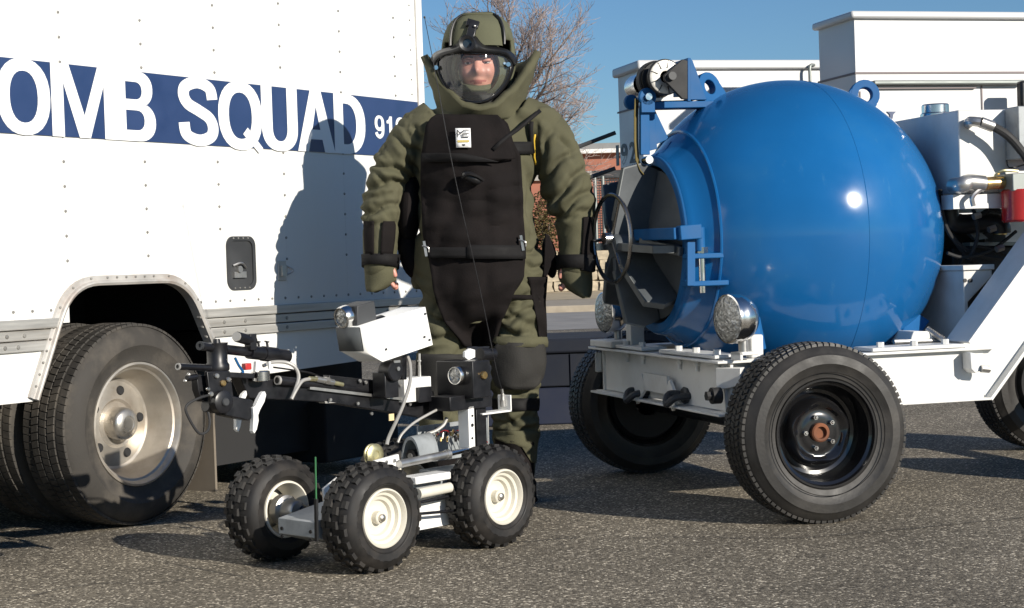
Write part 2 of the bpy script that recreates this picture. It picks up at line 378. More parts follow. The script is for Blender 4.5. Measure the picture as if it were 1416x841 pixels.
# ================================================================== SETTING
def sheet(name, x0, x1, y0, y1, z, m, nx=1, ny=1):
    b = MB(); b.grid([[(x0 + (x1-x0)*i/nx, y0 + (y1-y0)*j/ny, z) for i in range(nx+1)] for j in range(ny+1)])
    return tag(b.build(name, m, flat=True), kind='structure')
ground = sheet('ground', -300, 300, -60, 600, 0.0, M['asphalt'])
sheet('road', -150, 150, 24.6, 33.2, 0.004, M['road'])
b = MB(); b.bx(-150, 150, 33.2, 33.45, -0.05, 0.13)
tag(b.build('kerb', M['kerb'], bevel=0.02), kind='structure')
sheet('pavement', -150, 150, 33.45, 39.0, 0.12, M['kerb'])
sheet('verge', -150, 150, 39.0, 60.0, 0.124, M['verge'])
# cracks filled with dirt in the asphalt
def crack(pts, w):
    P = smooth_path(pts, 10); b = MB(); L = []; Rr = []
    for i, p in enumerate(P):
        d = (P[min(i+1, len(P)-1)] - P[max(i-1, 0)]).normalized(); s = V((-d.y, d.x, 0))
        j = s * (noise.noise(p * 9) * 0.02); ww = w * (0.55 + 0.6 * abs(noise.noise(p * 5 + V((3, 1, 0)))))
        L.append(p + j + s * ww + V((0, 0, .004))); Rr.append(p + j - s * ww + V((0, 0, .004)))
    b.grid([L, Rr]); tag(b.build('asphalt_crack', M['crack'], flat=True), kind='structure')
crack([gnd(0, 832), gnd(60, 822), gnd(130, 809), gnd(190, 808), gnd(260, 803)], .004)
crack([gnd(700, 752), gnd(760, 747), gnd(800, 745)], .005)
crack([gnd(860, 746), gnd(960, 744), gnd(1080, 745), gnd(1200, 738), gnd(1416, 716)], .004)

# ------------------------------------------------------------------ far side of the street
# brick building
bb = tag(empty('brick_building', at(840, 400, 60).to_2d().to_3d()), 'low red brick building with grey flat roof and white fascia across the street', 'building')
o = V(bb.location); mpx = 60 / FPX
def bl(px, py): return at(px, py, 60) - o
xL, xR = bl(600, 250).x, bl(1100, 250).x
z = lambda py: bl(840, py).z
b = MB(); b.bx(xL, xR, 0.0, 9, 0, z(212)); b.build('wall', M['brick'], bb)
b = MB(); b.bx(xL - .3, xR + .3, -.35, 9.2, z(212), z(206.5)); b.build('fascia', M['fascia'], bb)
b = MB(); b.bx(xL - .1, xR + .1, -.1, 9, z(206.5), z(198)); b.build('roof', M['roofgrey'], bb)
b = MB(); b.bx(xL, xR, -.18, 0.0, z(247), z(236)); b.build('concrete_band', M['roofgrey2'], bb)
for px in (806, 843, 880, 560, 640):
    b = MB(); x = bl(px, 270).x; b.bx(x, x + .42, -.05, .02, z(300), z(268)); w = b.build('window', M['fascia'], bb)
    b = MB(); b.bx(x + .05, x + .37, -.09, -.052, z(298), z(270)); b.build('pane', M['darkglass'], w)
# chain-link gate in front of it
fg = tag(empty('wire_mesh_fence', V((at(824, 345, 52).x, 52, 0))), 'dark wire mesh fence on steel posts standing on the stone wall', 'fence')
o2 = V(fg.location); zz = lambda py: at(838, py, 52).z
fx0, fx1, fz0, fz1 = 0.0, at(905, 300, 52).x - o2.x, zz(347), zz(246)
b = MB()
nx = int((fx1 - fx0) / .075)
for i in range(nx + 1):
    x = fx0 + (fx1 - fx0) * i / nx; b.bx(x - .014, x + .014, -.012, .012, fz0, fz1)
nz_ = int((fz1 - fz0) / .075)
for i in range(nz_ + 1):
    zq = fz0 + (fz1 - fz0) * i / nz_; b.bx(fx0, fx1, -.010, .010, zq - .014, zq + .014)
b.build('mesh_panel', M['darksteel'], fg, flat=True, kind='stuff')
for px in (824, 835, 868, 905):
    x = at(px, 300, 52).x - o2.x; b = MB(); b.cyl((x, -.04, .9), (x, -.04, fz1 + .05), .05, seg=8); b.build('post', M['galv'], fg)
b = MB(); b.bx(fx0 - .05, fx1, -.06, .06, fz1, fz1 + .22); b.build('top_rail', M['darksteel'], fg)
# stone wall: every stone a piece
sw = tag(empty('stone_wall', V((at(790, 400, 50).x, 50, 0.12))), 'low wall of pale rough stone blocks across the street', 'wall')
zt = at(790, 346, 50).z - .12
b = MB(); b.bx(-5.6, 5.6, .12, .62, 0, zt - .03); b.build('core', M['mortar'], sw)
stone_me = []
for k in range(6):
    b = MB(); b.box((0, 0, 0), (1, 1, 1)); bmesh.ops.subdivide_edges(b.bm, edges=b.bm.edges[:], cuts=1)
    for v in b.bm.verts: v.co += V([random.uniform(-.07, .07) for _ in range(3)])
    stone_me.append(b.mesh('stone', M['stone'], sharp=20))
rows = 4
for r in range(rows):
    x = -5.6 + random.uniform(0, .2); hz = zt / rows
    while x < 5.5:
        w = random.uniform(.32, .62)
        s = link('stone', random.choice(stone_me), sw); s.location = (x + w/2, .09 + random.uniform(-.03, .03), (r + .5) * hz)
        s.scale = (w - .035, .2, hz - .03); x += w
# dry shrub seen between arm and body
def leaves(b, c, r, n, sz):
    for _ in range(n):
        p = V((random.gauss(0, 1), random.gauss(0, 1), random.gauss(0, 1))); p = p.normalized() * random.random() ** .5
        p = V(c) + V((p.x * r[0], p.y * r[1], p.z * r[2])); a = V([random.uniform(-1, 1) for _ in range(3)]).normalized(); u, w, d = basis(a)
        s = sz * random.uniform(.6, 1.3)
        b.face([b.v(p + u * s), b.v(p + w * s * .5), b.v(p - u * s), b.v(p - w * s * .5)])
sh = tag(empty('shrub', V((at(752, 345, 46).x, 46, .12))), 'tall brown and yellow shrub in front of the stone wall', 'shrub')
b = MB(); leaves(b, (0, 0, 1.75), (.5, .5, 1.05), 3200, .04); b.build('foliage', M['shrub'], sh, flat=True, recalc=False)
b = MB()
for k in range(6): b.tube([(0, 0, 0), (random.uniform(-.1, .1), random.uniform(-.1, .1), .7), (random.uniform(-.3, .3), random.uniform(-.3, .3), 1.9)], .02, seg=5)
b.build('stem', M['bark'], sh)
# bare tree
rt = random.Random(23)
tr = tag(empty('bare_tree', V((at(704, 300, 46).x, 46, .12))), 'leafless winter tree with fine twigs against the sky', 'tree')
to = V(tr.location)
bt = MB(); bl_ = MB(); tw = MB(); ntw = [0]
def stick(mb, pts, r0, r1, seg): mb.tube(pts, lambda t: r0 + (r1 - r0) * t, seg=seg, sm=False)
def grow(p, d, ln, r, lev):
    n = 5; pts = [p.copy()]; dd = d.copy()
    for i in range(n):
        dd = (dd + V((rt.gauss(0, .13), rt.gauss(0, .13), rt.gauss(.03, .10)))).normalized(); pts.append(pts[-1] + dd * ln / n)
    mb = bt if lev == 0 else (bl_ if lev < 3 else tw)
    stick(mb, pts, r, max(r * .55, .0040), 7 if lev < 2 else (5 if lev == 2 else 3))
    if lev >= 5: return
    kids = (0, 5, 4, 4, 2)[lev] if lev else 0
    for k in range(kids):
        t = .25 + .75 * (k + rt.random()) / kids; q = pts[min(int(t * n), n - 1)].lerp(pts[min(int(t * n) + 1, n)], t * n % 1)
        u, w, _ = basis(dd); a = rt.uniform(0, 2*PI); sp = rt.uniform(.45, .95)
        nd = (dd * math.cos(sp) + (u * math.cos(a) + w * math.sin(a)) * math.sin(sp)); nd.z += .10; nd.normalize()
        grow(q, nd, ln * rt.uniform(.45, .68), max(r * .5, .0055), lev + 1)
    grow(pts[-1], dd, ln * .6, max(r * .55, .0055), lev + 1) if lev >= 1 else None
    ntw[0] += 1
def tp(px, py, dy=0): return at(px, py, 46 + dy) - to
trunk = [V((0, 0, 0)), tp(706, 320), tp(703, 230), tp(700, 160), tp(699, 110), tp(701, 70)]
stick(bt, smooth_path(trunk, 5), .17, .06, 9)
for (p, q, ln, r, dy) in (((701, 190), (762, 90), 1.55, .055, -.3), ((700, 165), (768, 40), 1.9, .05, .4), ((701, 200), (790, 140), 1.5, .05, .2), ((702, 215), (775, 165), 1.35, .045, -.5),
                      ((700, 110), (735, 20), 1.35, .04, -.2), ((701, 72), (705, 5), 1.1, .04, .2), ((700, 90), (675, 15), 1.2, .035, .1), ((700, 140), (640, 90), 1.6, .04, .5),
                      ((702, 200), (760, 205), 1.5, .035, .5), ((701, 180), (735, 60), 1.6, .04, .8), ((700, 150), (760, 110), 1.7, .035, -.9)):
    p0 = tp(*p); d = (tp(q[0], q[1], dy) - p0).normalized(); grow(p0, d, ln, r, 1)
bt.build('trunk', M['bark'], tr, recalc=False); bl_.build('limbs', M['bark'], tr, recalc=False); tw.build('crown', M['twig'], tr, flat=True, recalc=False, kind='stuff')

# ------------------------------------------------------------------ white boxy vehicle bodies behind the trailer
CD = (.965, .262)
def container(name, px, pytop, Y, wid, length, label, bottom=.45):
    P = at(px, pytop, Y); H = P.z; fr = Frame((P.x, P.y, 0), CD)
    r = tag(empty(name, fr.o, fr.rz), label, 'container', 'white containers behind the trailer')
    return r, fr, H
left, lf, H1 = container('equipment_container', 883, 83, 15.5, 1, 5, 'shorter white equipment container marked 192 on its shaded end')
right, rf, H2 = container('equipment_container', 1178.5, 15, 14.2, 1, 6, 'taller white equipment container at right with drip rail and black louvred vent')
WL = lf.x(848.5, 97, 0).y; WR = rf.x(1125, 31, 0).y
print('container depth', WL, WR, H1, H2)
def cont_build(r, fr, H, wid, L, cap, zs):
    zc = H - cap
    b = MB(); b.bx(0.03, L, 0.03, wid - .03, .55, zc); b.build('body', M['container'], r)
    b = MB(); b.bx(-.015, L + .02, -.015, wid + .015, zc, H); b.build('roof_cap', M['container'], r, bevel=.02)
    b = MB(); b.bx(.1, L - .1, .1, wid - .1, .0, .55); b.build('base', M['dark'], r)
    for zq in zs:
        b = MB(); b.bx(.022, L, .022, .03, zq - .008, zq + .008); b.bx(.022, .03, .03, wid, zq - .008, zq + .008); b.build('seam', M['seam'], r)
cont_build(left, lf, H1, WL, 5.6, .085, [lf.x(848, 157, 0).z])
cont_build(right, rf, H2, WR, 6.5, .062, [rf.y(1180, 100.5, 0).z])
# number on the end of the shorter body
def text_mesh(ch, name, m, weight=.0, depth=.002):
    cu = bpy.data.curves.new('txt', 'FONT'); cu.body = ch; cu.offset = weight; cu.extrude = depth; cu.resolution_u = 6
    o = bpy.data.objects.new('txt', cu); COL.objects.link(o); bpy.context.view_layer.update()
    me = bpy.data.meshes.new_from_object(o.evaluated_get(bpy.context.evaluated_depsgraph_get()))
    bpy.data.objects.remove(o); bpy.data.curves.remove(cu)
    me.materials.clear(); me.materials.append(m); me.name = name; return me
def fit_text(ch, name, m, parent, x0, x1, z0, z1, y, axis='x', weight=.03, pre=None):
    """letters standing upright on a plane, stretched to the box the photograph shows"""
    me = text_mesh(ch, name, m, weight); n = len(me.vertices); co = np.empty(n * 3); me.vertices.foreach_get('co', co); co = co.reshape(-1, 3)
    mn, mx = co.min(0), co.max(0); t = (co - mn) / (mx - mn)
    out = np.empty_like(co)
    if axis == 'x': out[:, 0] = x0 + t[:, 0] * (x1 - x0); out[:, 1] = y - t[:, 2] * .003
    else: out[:, 1] = x0 + t[:, 0] * (x1 - x0); out[:, 0] = y - t[:, 2] * .003
    out[:, 2] = z0 + t[:, 1] * (z1 - z0)
    me.vertices.foreach_set('co', out.ravel()); me.update()
    return link(name, me, parent)
za, zb = lf.x(862, 228, .03).z, lf.x(862, 199, .03).z
for ch, pa, pb in (('1', 852.5, 856.5), ('9', 859, 868), ('2', 871, 879)):
    fit_text(ch, 'number', M['number'], left, lf.x(pa, 215, .03).y, lf.x(pb, 215, .03).y, za, zb, .028, axis='y', weight=.02)
# two slim bars that run from the shorter body out to the left
for (a, c_) in (((787, 208), (850, 184)), ((806, 249), (850, 233))):
    b = MB(); p0 = lf.inv(at(a[0], a[1], 16.0)); p1 = lf.inv(at(c_[0], c_[1], 16.0)); b.cyl(p0, p1 + (p1-p0)*.02, .019, seg=8); b.build('brace_bar', M['darksteel'], left)
b = MB(); p = lf.y(1122, 92, -.05); b.tube([lf.y(1126, 90, -.02), lf.y(1120, 92, -.05), lf.y(1120, 112, -.05), lf.y(1120, 130, -.05)], .014, seg=8); b.build('grab_rail', M['galv'], left)
# drip rail, door seam, mirror and emblem of the taller one
b = MB(); p = rf.y(1205, 115, 0); q = rf.y(1413, 115, 0); b.bx(p.x, q.x, -.05, .03, p.z - .018, p.z + .018); b.build('drip_rail', M['galv'], right, bevel=.01)
b = MB(); p = rf.y(1359.5, 118, 0); b.bx(p.x - .006, p.x + .006, .022, .03, .6, p.z); b.build('door_seam', M['seam'], right)
b = MB(); p = rf.y(1205, 118, 0); q = rf.y(1350, 118, 0); b.bx(p.x, q.x, .0, .03, p.z - .03, p.z - .02); b.build('door_seam', M['seam'], right)
b = MB(); p = rf.y(1191, 126, 0); b.bx(p.x - .006, p.x + .006, .022, .03, .6, p.z); b.build('door_seam', M['seam'], right)
p = rf.y(1409, 112, -.25); q = rf.y(1424, 150, -.25)
b = MB(); b.bx(p.x, q.x + .1, -.28, -.20, q.z, p.z); o = b.build('vent', M['black'], right, bevel=.02)
for k in range(4):
    b = MB(); zq = q.z + .03 + k * .022; b.bx(p.x + .03, q.x + .05, -.284, -.281, zq, zq + .009); b.build('louvre', M['white'], o)
b = MB(); pts = [rf.y(a, c_, 0) for a, c_ in ((1228, 154), (1241, 154), (1237, 158), (1236, 164), (1233, 164), (1232, 158))]
b.xz([(v.x, v.z) for v in pts], .02, .03); b.build('emblem', M['navyband'], right)

# ------------------------------------------------------------------ low navy box between truck and trailer
nb = tag(empty('low_steel_box', V((.45, 10.2, 0)), math.radians(2)), 'low dark navy steel box standing in shade behind the trailer', 'steel box')
zt = at(790, 468, 10.2).z
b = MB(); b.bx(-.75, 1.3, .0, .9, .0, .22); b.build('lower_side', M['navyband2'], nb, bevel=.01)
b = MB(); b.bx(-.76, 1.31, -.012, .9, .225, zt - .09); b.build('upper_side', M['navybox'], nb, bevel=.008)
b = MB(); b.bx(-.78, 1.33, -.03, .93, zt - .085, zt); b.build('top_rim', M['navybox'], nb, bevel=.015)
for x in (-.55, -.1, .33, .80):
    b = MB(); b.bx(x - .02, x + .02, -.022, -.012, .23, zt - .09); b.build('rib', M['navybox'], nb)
# ================================================================== WHEELS (axle along local y, outer face towards -y)
def arc_prof(pts): return pts
def tyre_builder(R, W, rr, bulge=.012, seg=96):
    """profile from the outer bead over the tread to the inner bead"""
    h = R - rr
    half = [(rr - .004, .022), (rr + .006, .008), (rr + .03 * h / .12, .001 + bulge * .2), (rr + h * .45, -bulge), (rr + h * .70, -bulge * .6), (R - .028, .004), (R - .012, .013), (R - .004, .026), (R, .042)]
    prof = half + [(R + .001, W/2)] + [(r, W - a) for r, a in reversed(half)]
    b = MB(); b.lathe(prof, (0, 0, 0), (0, 1, 0), seg); return b
def curved_block(b, R, t0, t1, y0, y1, h, skew=0.0, taper=.12, drop=.004):
    """one tread block hugging the carcass"""
    vs = []
    for rr, k in ((R - drop, 0), (R + h, taper)):
        dt = (t1 - t0) * k / 2; dy = (y1 - y0) * k / 2
        for t, y, sk in ((t0 + dt, y0 + dy, 0), (t1 - dt, y0 + dy, 0), (t1 - dt, y1 - dy, skew), (t0 + dt, y1 - dy, skew)):
            a = t + sk; vs.append(b.v((math.cos(a) * rr, y, math.sin(a) * rr)))
    for f in ((4,5,6,7),(0,1,5,4),(1,2,6,5),(2,3,7,6),(3,0,4,7)): b.face([vs[i] for i in f])

# trailer wheel ---------------------------------------------------------------------------------
def trailer_wheel_parts(parent, R=.321, W=.205, rr=.192):
    b = tyre_builder(R - .006, W, rr, .012)
    N = 84; ribs = [(.020, .048), (.054, .082), (.088, .117), (.123, .151), (.157, .185)]
    for i, (y0, y1) in enumerate(ribs):
        off = (i % 2) * .5
        for k in range(N):
            t = 2*PI*(k + off)/N; g = .80 if i in (0, 4) else .72
            Rb = R - .006 - (.003 if i in (0, 4) else 0)
            curved_block(b, Rb, t, t + 2*PI/N*g, y0, y1, .006, skew=.02 if i % 2 else -.02)
    for r_ in (rr + .024,): b.lathe([(r_, -.0065 - (.004 if r_ > rr+.03 else 0)), (r_ + .0015, -.010 - (.003 if r_ > rr+.03 else 0)), (r_ + .003, -.0065 - (.004 if r_ > rr+.03 else 0))], seg=96)
    b.build('tyre', M['tyre'], parent, sharp=32)
    # dished steel rim, gloss black, with a lobed centre disc
    b = MB(); b.lathe([(rr + .004, .018), (rr + .001, .006), (rr - .006, .006), (rr - .010, .020), (rr - .020, .026), (rr - .028, .070), (.152, .104), (.140, .108), (.128, .100)], seg=72)
    b.lathe([(rr, .185), (rr - .02, .17), (rr - .028, .07)], seg=72)
    b.build('rim', M['blackgloss'], parent, sharp=25)
    b = MB(); seg = 80; rows = []
    for r_, y, lob in ((.130, .104, 0), (.120, .082, .6), (.112, .064, 1), (.104, .058, 1), (.096, .062, .7), (.088, .074, .3), (.078, .077, 0), (.066, .073, 0), (.052, .071, 0), (.034, .071, 0), (.030, .085, 0)):
        rows.append([b.v((math.cos(t) * r_ * (1 + .055 * lob * math.cos(5*t - 1.5)), y, math.sin(t) * r_ * (1 + .055 * lob * math.cos(5*t - 1.5)))) for t in [2*PI*k/seg for k in range(seg)]])
    for A, B in zip(rows, rows[1:]):
        for k in range(seg): b.face((A[k], A[(k+1) % seg], B[(k+1) % seg], B[k]))
    b.build('wheel_disc', M['blackgloss'], parent, sharp=40)
    b = MB(); b.lathe([(rr - .02, .150), (.06, .150), (.06, .19), (rr - .035, .19)], seg=48, closed=True); b.build('dark_back_disc', M['dark'], parent)  # dark disc added behind the rim so the far wheels look black
    b = MB(); b.lathe([(.034, .08), (.034, .056), (.029, .052), (.022, .052), (.020, .066), (.0, .068)], seg=28); b.build('hub', M['rust'], parent)
    for k in range(5):
        a = 2*PI*k/5 + .62; c = V((math.cos(a) * .057, .071, math.sin(a) * .057))
        b = MB(); b.cyl(c, c + V((0, -.016, 0)), .0085, seg=6); b.cyl(c + V((0, -.016, 0)), c + V((0, -.020, 0)), .006, .003, seg=8); b.build('lug_nut', M['chrome'], parent)
# truck wheel ----------------------------------------------------------------------------------
def truck_wheel_parts(parent, R=.389, W=.235, rr=.235, dish=.135):
    b = tyre_builder(R - .006, W, rr, .014)
    N = 84; ribs = [(.012, .052), (.058, .094), (.0995, .1355), (.141, .177), (.183, .223)]
    for i, (y0, y1) in enumerate(ribs):
        for k in range(N):
            t = 2*PI*(k + (i % 2) * .5)/N
            curved_block(b, R - .006 - (.004 if i in (0, 4) else 0), t, t + 2*PI/N*(.97 if i in (0, 4) else .93), y0, y1, .0055, skew=.015 * (1 if i % 2 else -1))
    b.build('tyre', M['trucktyre'], parent, sharp=32)
    b = MB(); b.lathe([(rr + .004, .022), (rr + .002, .006), (rr - .006, .004), (rr - .012, .012), (rr - .018, .026), (rr - .026, .030), (rr - .036, .060), (rr - .048, dish * .8), (rr - .060, dish * .97), (.165, dish), (.13, dish - .006), (.095, dish - .012), (.085, dish - .004), (.0, dish - .004)], seg=80)
    b.lathe([(rr, W - .02), (rr - .03, W - .04), (rr - .045, dish * .8)], seg=64)
    b.build('rim', M['truckrim'], parent, sharp=28)
    b = MB(); b.lathe([(.064, dish), (.063, dish - .052), (.060, dish - .062), (.050, dish - .071), (.03, dish - .075), (.028, dish - .072), (.0, dish - .072)], seg=40); b.build('hub_cap', M['hubcap'], parent)
    for k in range(5):
        a = 2*PI*k/5 + .22; c = V((math.cos(a) * .128, dish - .006, math.sin(a) * .128))
        b = MB(); b.lathe([(0, -.0085), (.0125, -.0085), (.0145, -.010), (.017, -.0075), (.019, -.002)], c, (0, 1, 0), 18); h = b.build('hand_hole', M['dark'], parent)
# robot wheel ----------------------------------------------------------------------------------
def robot_wheel_parts(parent, R=.174, W=.155, rr=.093):
    Rc = R - .009; h = Rc - rr
    half = [(rr - .003, .022), (rr + .004, .014), (rr + h * .25, .004), (rr + h * .55, .002), (rr + h * .80, .012), (Rc - .004, .026), (Rc, .042)]
    prof = half + [(Rc + .003, W/2)] + [(r, W - a) for r, a in reversed(half)]
    b = MB(); b.lathe(prof, seg=72)
    N = 24
    for i, (y0, y1, Rb) in enumerate([(.020, .044, Rc - .007), (.049, .071, Rc), (.079, .101, Rc), (.106, .130, Rc - .007)]):
        for k in range(N):
            t = 2*PI*(k + (i % 2) * .5)/N; curved_block(b, Rb, t, t + 2*PI/N*.66, y0, y1, .0105, taper=.22, drop=.007)
    for side in (0, 1):          # shoulder lugs running down onto the sidewall
        for k in range(N):
            t0 = 2*PI*(k + side * .5 + .1)/N; t1 = t0 + 2*PI/N*.46
            ya, yb = ((.0065, .020) if side == 0 else (W - .0065, W - .020)); vs = []
            for t in (t0, t1):
                for r_, y in ((Rc - .034, ya), (Rc - .014, yb), (Rc - .036, ya + (.007 if side == 0 else -.007)), (Rc - .022, yb + (.010 if side == 0 else -.010))):
                    out = -.006 if side == 0 else .006
                    if y in (ya, yb): y += out
                    vs.append(b.v((math.cos(t) * r_, y, math.sin(t) * r_)))
            for f in ((0, 1, 5, 4), (0, 4, 6, 2), (1, 3, 7, 5), (0, 2, 3, 1), (4, 5, 7, 6)): b.face([vs[i] for i in f])
    b.lathe([(rr + .012, .0085), (rr + .015, .004), (rr + .018, .0075)], seg=72)
    b.build('tyre', M['robtyre'], parent, sharp=30)
    b = MB(); b.lathe([(rr + .003, .024), (rr, .012), (rr - .005, .010), (rr - .009, .016), (rr - .012, .026), (rr - .021, .029), (rr - .025, .042), (rr - .036, .046), (rr - .040, .058), (rr - .050, .060), (.036, .060), (.024, .056), (.0, .056)], seg=64)
    b.lathe([(rr + .003, W - .024), (rr, W - .012), (rr - .006, W - .010), (rr - .012, W - .024), (rr - .022, .09), (rr - .028, .058)], seg=64)
    b.build('rim', M['cream'], parent, sharp=24)
    b = MB(); b.lathe([(.021, .060), (.020, .036), (.017, .033), (.012, .033)], seg=28); b.build('hub_collar', M['cream'], parent)
    b = MB(); b.lathe([(.013, .040), (.0125, .024), (.008, .020), (0, .019)], seg=20); b.lathe([(.014, .05), (.014, W - .01)], seg=14); b.build('axle_nut', M['hubcap'], parent)
def wheel_root(parent, loc, rot=None): return empty('wheel', loc, 0, parent, rot)
# ================================================================== WHITE BOX TRUCK (left)
KF = Frame((-1.506, 6.516, 0), (.527, .850))
truck = tag(empty('box_truck', KF.o, KF.rz), 'white riveted box truck lettered BOMB SQUAD on a blue band', 'truck')
ZR = .812; ZTOP = 3.0; S0, S1 = -3.95, 2.07
# wheel arch opening: path of the inner edge
def fillet(P, rads):
    out = [V(P[0])]
    for i in range(1, len(P) - 1):
        a, p, c = V(P[i-1]), V(P[i]), V(P[i+1]); r = rads[i]
        d1 = (a - p).normalized(); d2 = (c - p).normalized(); q1 = p + d1 * r; q2 = p + d2 * r
        for k in range(9):
            t = k / 8; out.append((q1 * (1-t) + p * t) * (1-t) + (p * (1-t) + q2 * t) * t)
    out.append(V(P[-1])); return out
AP = [(-.392, .521), (-.205, .925), (.400, .925), (.625, .505)]
ARC = fillet([V((x, z_)) for x, z_ in AP], {1: .13, 2: .13})
def arch_z(s):
    for a, c_ in zip(ARC, ARC[1:]):
        if a.x <= s <= c_.x: return a.y + (c_.y - a.y) * (s - a.x) / max(1e-6, c_.x - a.x)
    return 0
seams = [-.21 + .4195 * k for k in range(-9, 6)] + [S1]
rivets = MB()
def rivet(mb, s, zq, r=.0062, y=0.0): mb.lathe([(r, y), (r * .8, y - .0035), (0, y - .005)], (s, 0, zq), (0, 1, 0), 7)
for a, c_ in zip(seams, seams[1:]):
    xs = sorted(set([a + .0003, c_ - .0003] + [a + .0003 + (c_ - a - .0006) * k / 24 for k in range(1, 24)]))
    b = MB()
    lo = [max(ZR - .02, arch_z(x) + .005) for x in xs]
    f = [[(x, 0, zq + 0) for x, zq in zip(xs, lo)], [(x, 0, 1.1) for x in xs], [(x, 0, 1.6) for x in xs], [(x, 0, ZTOP) for x in xs]]
    if a < -.25: xs = [xs[0], xs[-1]]; f = [[(x, 0, zq) for x in xs] for zq in (ZR - .02, 1.1, 1.6, ZTOP)]
    bow = lambda x: -.0009 * math.sin(PI * (x - a) / (c_ - a))
    f = [[(p[0], bow(p[0]) if len(r) > 2 else 0.0, p[2]) for p in r] for r in f]
    b.grid(f); b.build('panel', M['truck'], truck, flat=True, solid=.004, off=-1)
for k, s in enumerate(seams[:-1]):
    if s < -2.6: continue
    zq = 1.0 + (.013 * k % .05)
    while zq < 2.7:
        if not (arch_z(s) and zq < arch_z(s) + .03) and not (.60 < s < .87 and .86 < zq < 1.12): rivet(rivets, s, zq)
        zq += .0905
s = -2.6
while s < S1 - .02:
    if not arch_z(s) > .84: rivet(rivets, s, ZR + .028)
    s += .0885
# skirts below the rail
b = MB(); b.xz([(S0, .527), (-.398, .519), (-.30, .71), (S0, .71)], .002, .02); b.build('skirt', M['truck'], truck)
b = MB(); b.xz([(.62, .520), (.53, .70), (S1, .70), (S1, .520 + .03)], .002, .02); b.build('skirt', M['truck'], truck)
# rub rail: lip and two flat strips each side of the arch, riveted on
def arch_x_at(zq, left=True):
    seq = list(zip(ARC, ARC[1:])); seq = seq if left else seq[::-1]
    for a, c_ in seq:
        if min(a.y, c_.y) <= zq <= max(a.y, c_.y): return a.x + (c_.x - a.x) * (zq - a.y) / (c_.y - a.y)
for (z0, z1, y0) in ((.776, .812, -.020), (.737, .773, -.012), (.697, .734, -.012)):
    xe = arch_x_at((z0 + z1) / 2) - .002
    b = MB(); b.bx(S0, xe, y0, .004, z0, z1); b.build('rub_rail', M['alu'], truck, bevel=.003)
    xe = arch_x_at((z0 + z1) / 2, False) + .002
    b = MB(); b.bx(xe, S1 - .01, y0, .004, z0, z1); b.build('rub_rail', M['alu'], truck, bevel=.003)
    if y0 > -.015:
        zc = (z0 + z1) / 2
        for s in [-.44 - .03 * (z0 < .72), -.52 - .01 * (z0 < .72), -1.0, -1.5, .62, .75, 1.02, 1.36, 1.75, 1.9]: rivet(rivets, s, zc, .0085, -.012)
# arch moulding swept round the opening
def offset(path, d):
    out = []
    for i, p in enumerate(path):
        t = (path[min(i+1, len(path)-1)] - path[max(i-1, 0)]).normalized(); out.append(p + V((-t.y, t.x)) * d)
    return out
prof = [(-.002, .02), (-.002, -.022), (.007, -.027), (.013, -.025), (.016, -.014), (.034, -.012), (.036, .004)]
rings = [(offset(ARC, d), y) for d, y in prof]
b = MB(); b.grid([[V((p.x, y, p.y)) for p in pth] for pth, y in rings]); b.build('arch_moulding', M['alu_trim'], truck, sharp=25)
for i in range(2, len(ARC) - 1, 3):
    p = offset(ARC, .026)[i]; rivet(rivets, p.x, p.y, .005, -.014)
for k in range(1, 7):
    for A, B in ((ARC[0], ARC[1]), (ARC[-1], ARC[-2]), (ARC[9], ARC[10])):
        p = A.lerp(B, k / 7.0); t = (B - A).normalized(); nrm = V((-t.y, t.x)) * (.026 if A is not ARC[-1] else -.026); p = p + nrm; rivet(rivets, p.x, p.y, .005, -.014)
rivets.build('rivets', M['rivet'], truck, kind='stuff', recalc=True)
# corner post and rear door frame
b = MB(); b.bx(S1 - .0005, S1 + .045, -.012, .05, .56, ZTOP + .02); b.build('corner_post', M['truck'], truck, bevel=.008)
b = MB(); b.bx(S1 - .006, S1 + .0005, -.006, .01, .82, ZTOP); b.build('post_seal', M['alu_trim'], truck)
b = MB(); b.bx(S1 + .0, S1 + .03, .05, 2.35, .82, ZTOP); b.build('rear_door', M['truck'], truck)
post_r = MB(); zq = 1.0
while zq < 2.8: rivet(post_r, S1 - .05, zq, .005); zq += .07
post_r.build('post_rivets', M['rivet'], truck, kind='stuff')
# box and chassis behind the skin
b = MB()
b.bx(S0, S1, .03, 2.35, .96, ZTOP); b.bx(S0, S1, .03, 2.35, ZTOP, ZTOP + .03); b.build('box_body', M['truck'], truck)
b = MB(); b.bx(S0, -.5, .1, 2.3, .72, .955); b.bx(.75, S1, .1, 2.3, .72, .955); b.bx(-.5, .75, .9, 2.3, .72, .955); b.bx(-.5, .75, .05, .9, .94, .957)
b.bx(S0, S1 - .1, .62, .76, .45, .72); b.bx(S0, S1 - .1, 1.55, 1.69, .45, .72); b.bx(-.12, .16, .3, 2.1, .33, .45); b.bx(-.55, -.5, .05, .9, .5, .95); b.build('chassis', M['dark'], truck)
b = MB(); b.bx(S0, S1, 2.33, 2.36, .35, .97); b.build('far_skirt', M['dark'], truck)
b = MB(); b.bx(.95, S1 - .05, .35, 2.2, .12, .70); b.build('dark_fill_box', M['dark'], truck)  # added dark box, stands in for the black shade under the tail
b = MB(); b.bx(S0, S1 - .3, 1.0, 1.1, .06, .72); b.build('underside_blocker', M['dark'], truck)  # added dark wall that blocks the bright ground seen beneath the truck
b = MB(); q0 = KF.y(449, 556, .25); b.bx(q0.x, S1 + .1, .25, 1.9, .06, q0.z); b.build('tail_step', M['dark'], truck, bevel=.01)
# mud flap behind the dual wheels
b = MB(); b.box((.64, .33, .31), (.012, .50, .50)); b.build('mud_flap', M['mudflap'], truck)
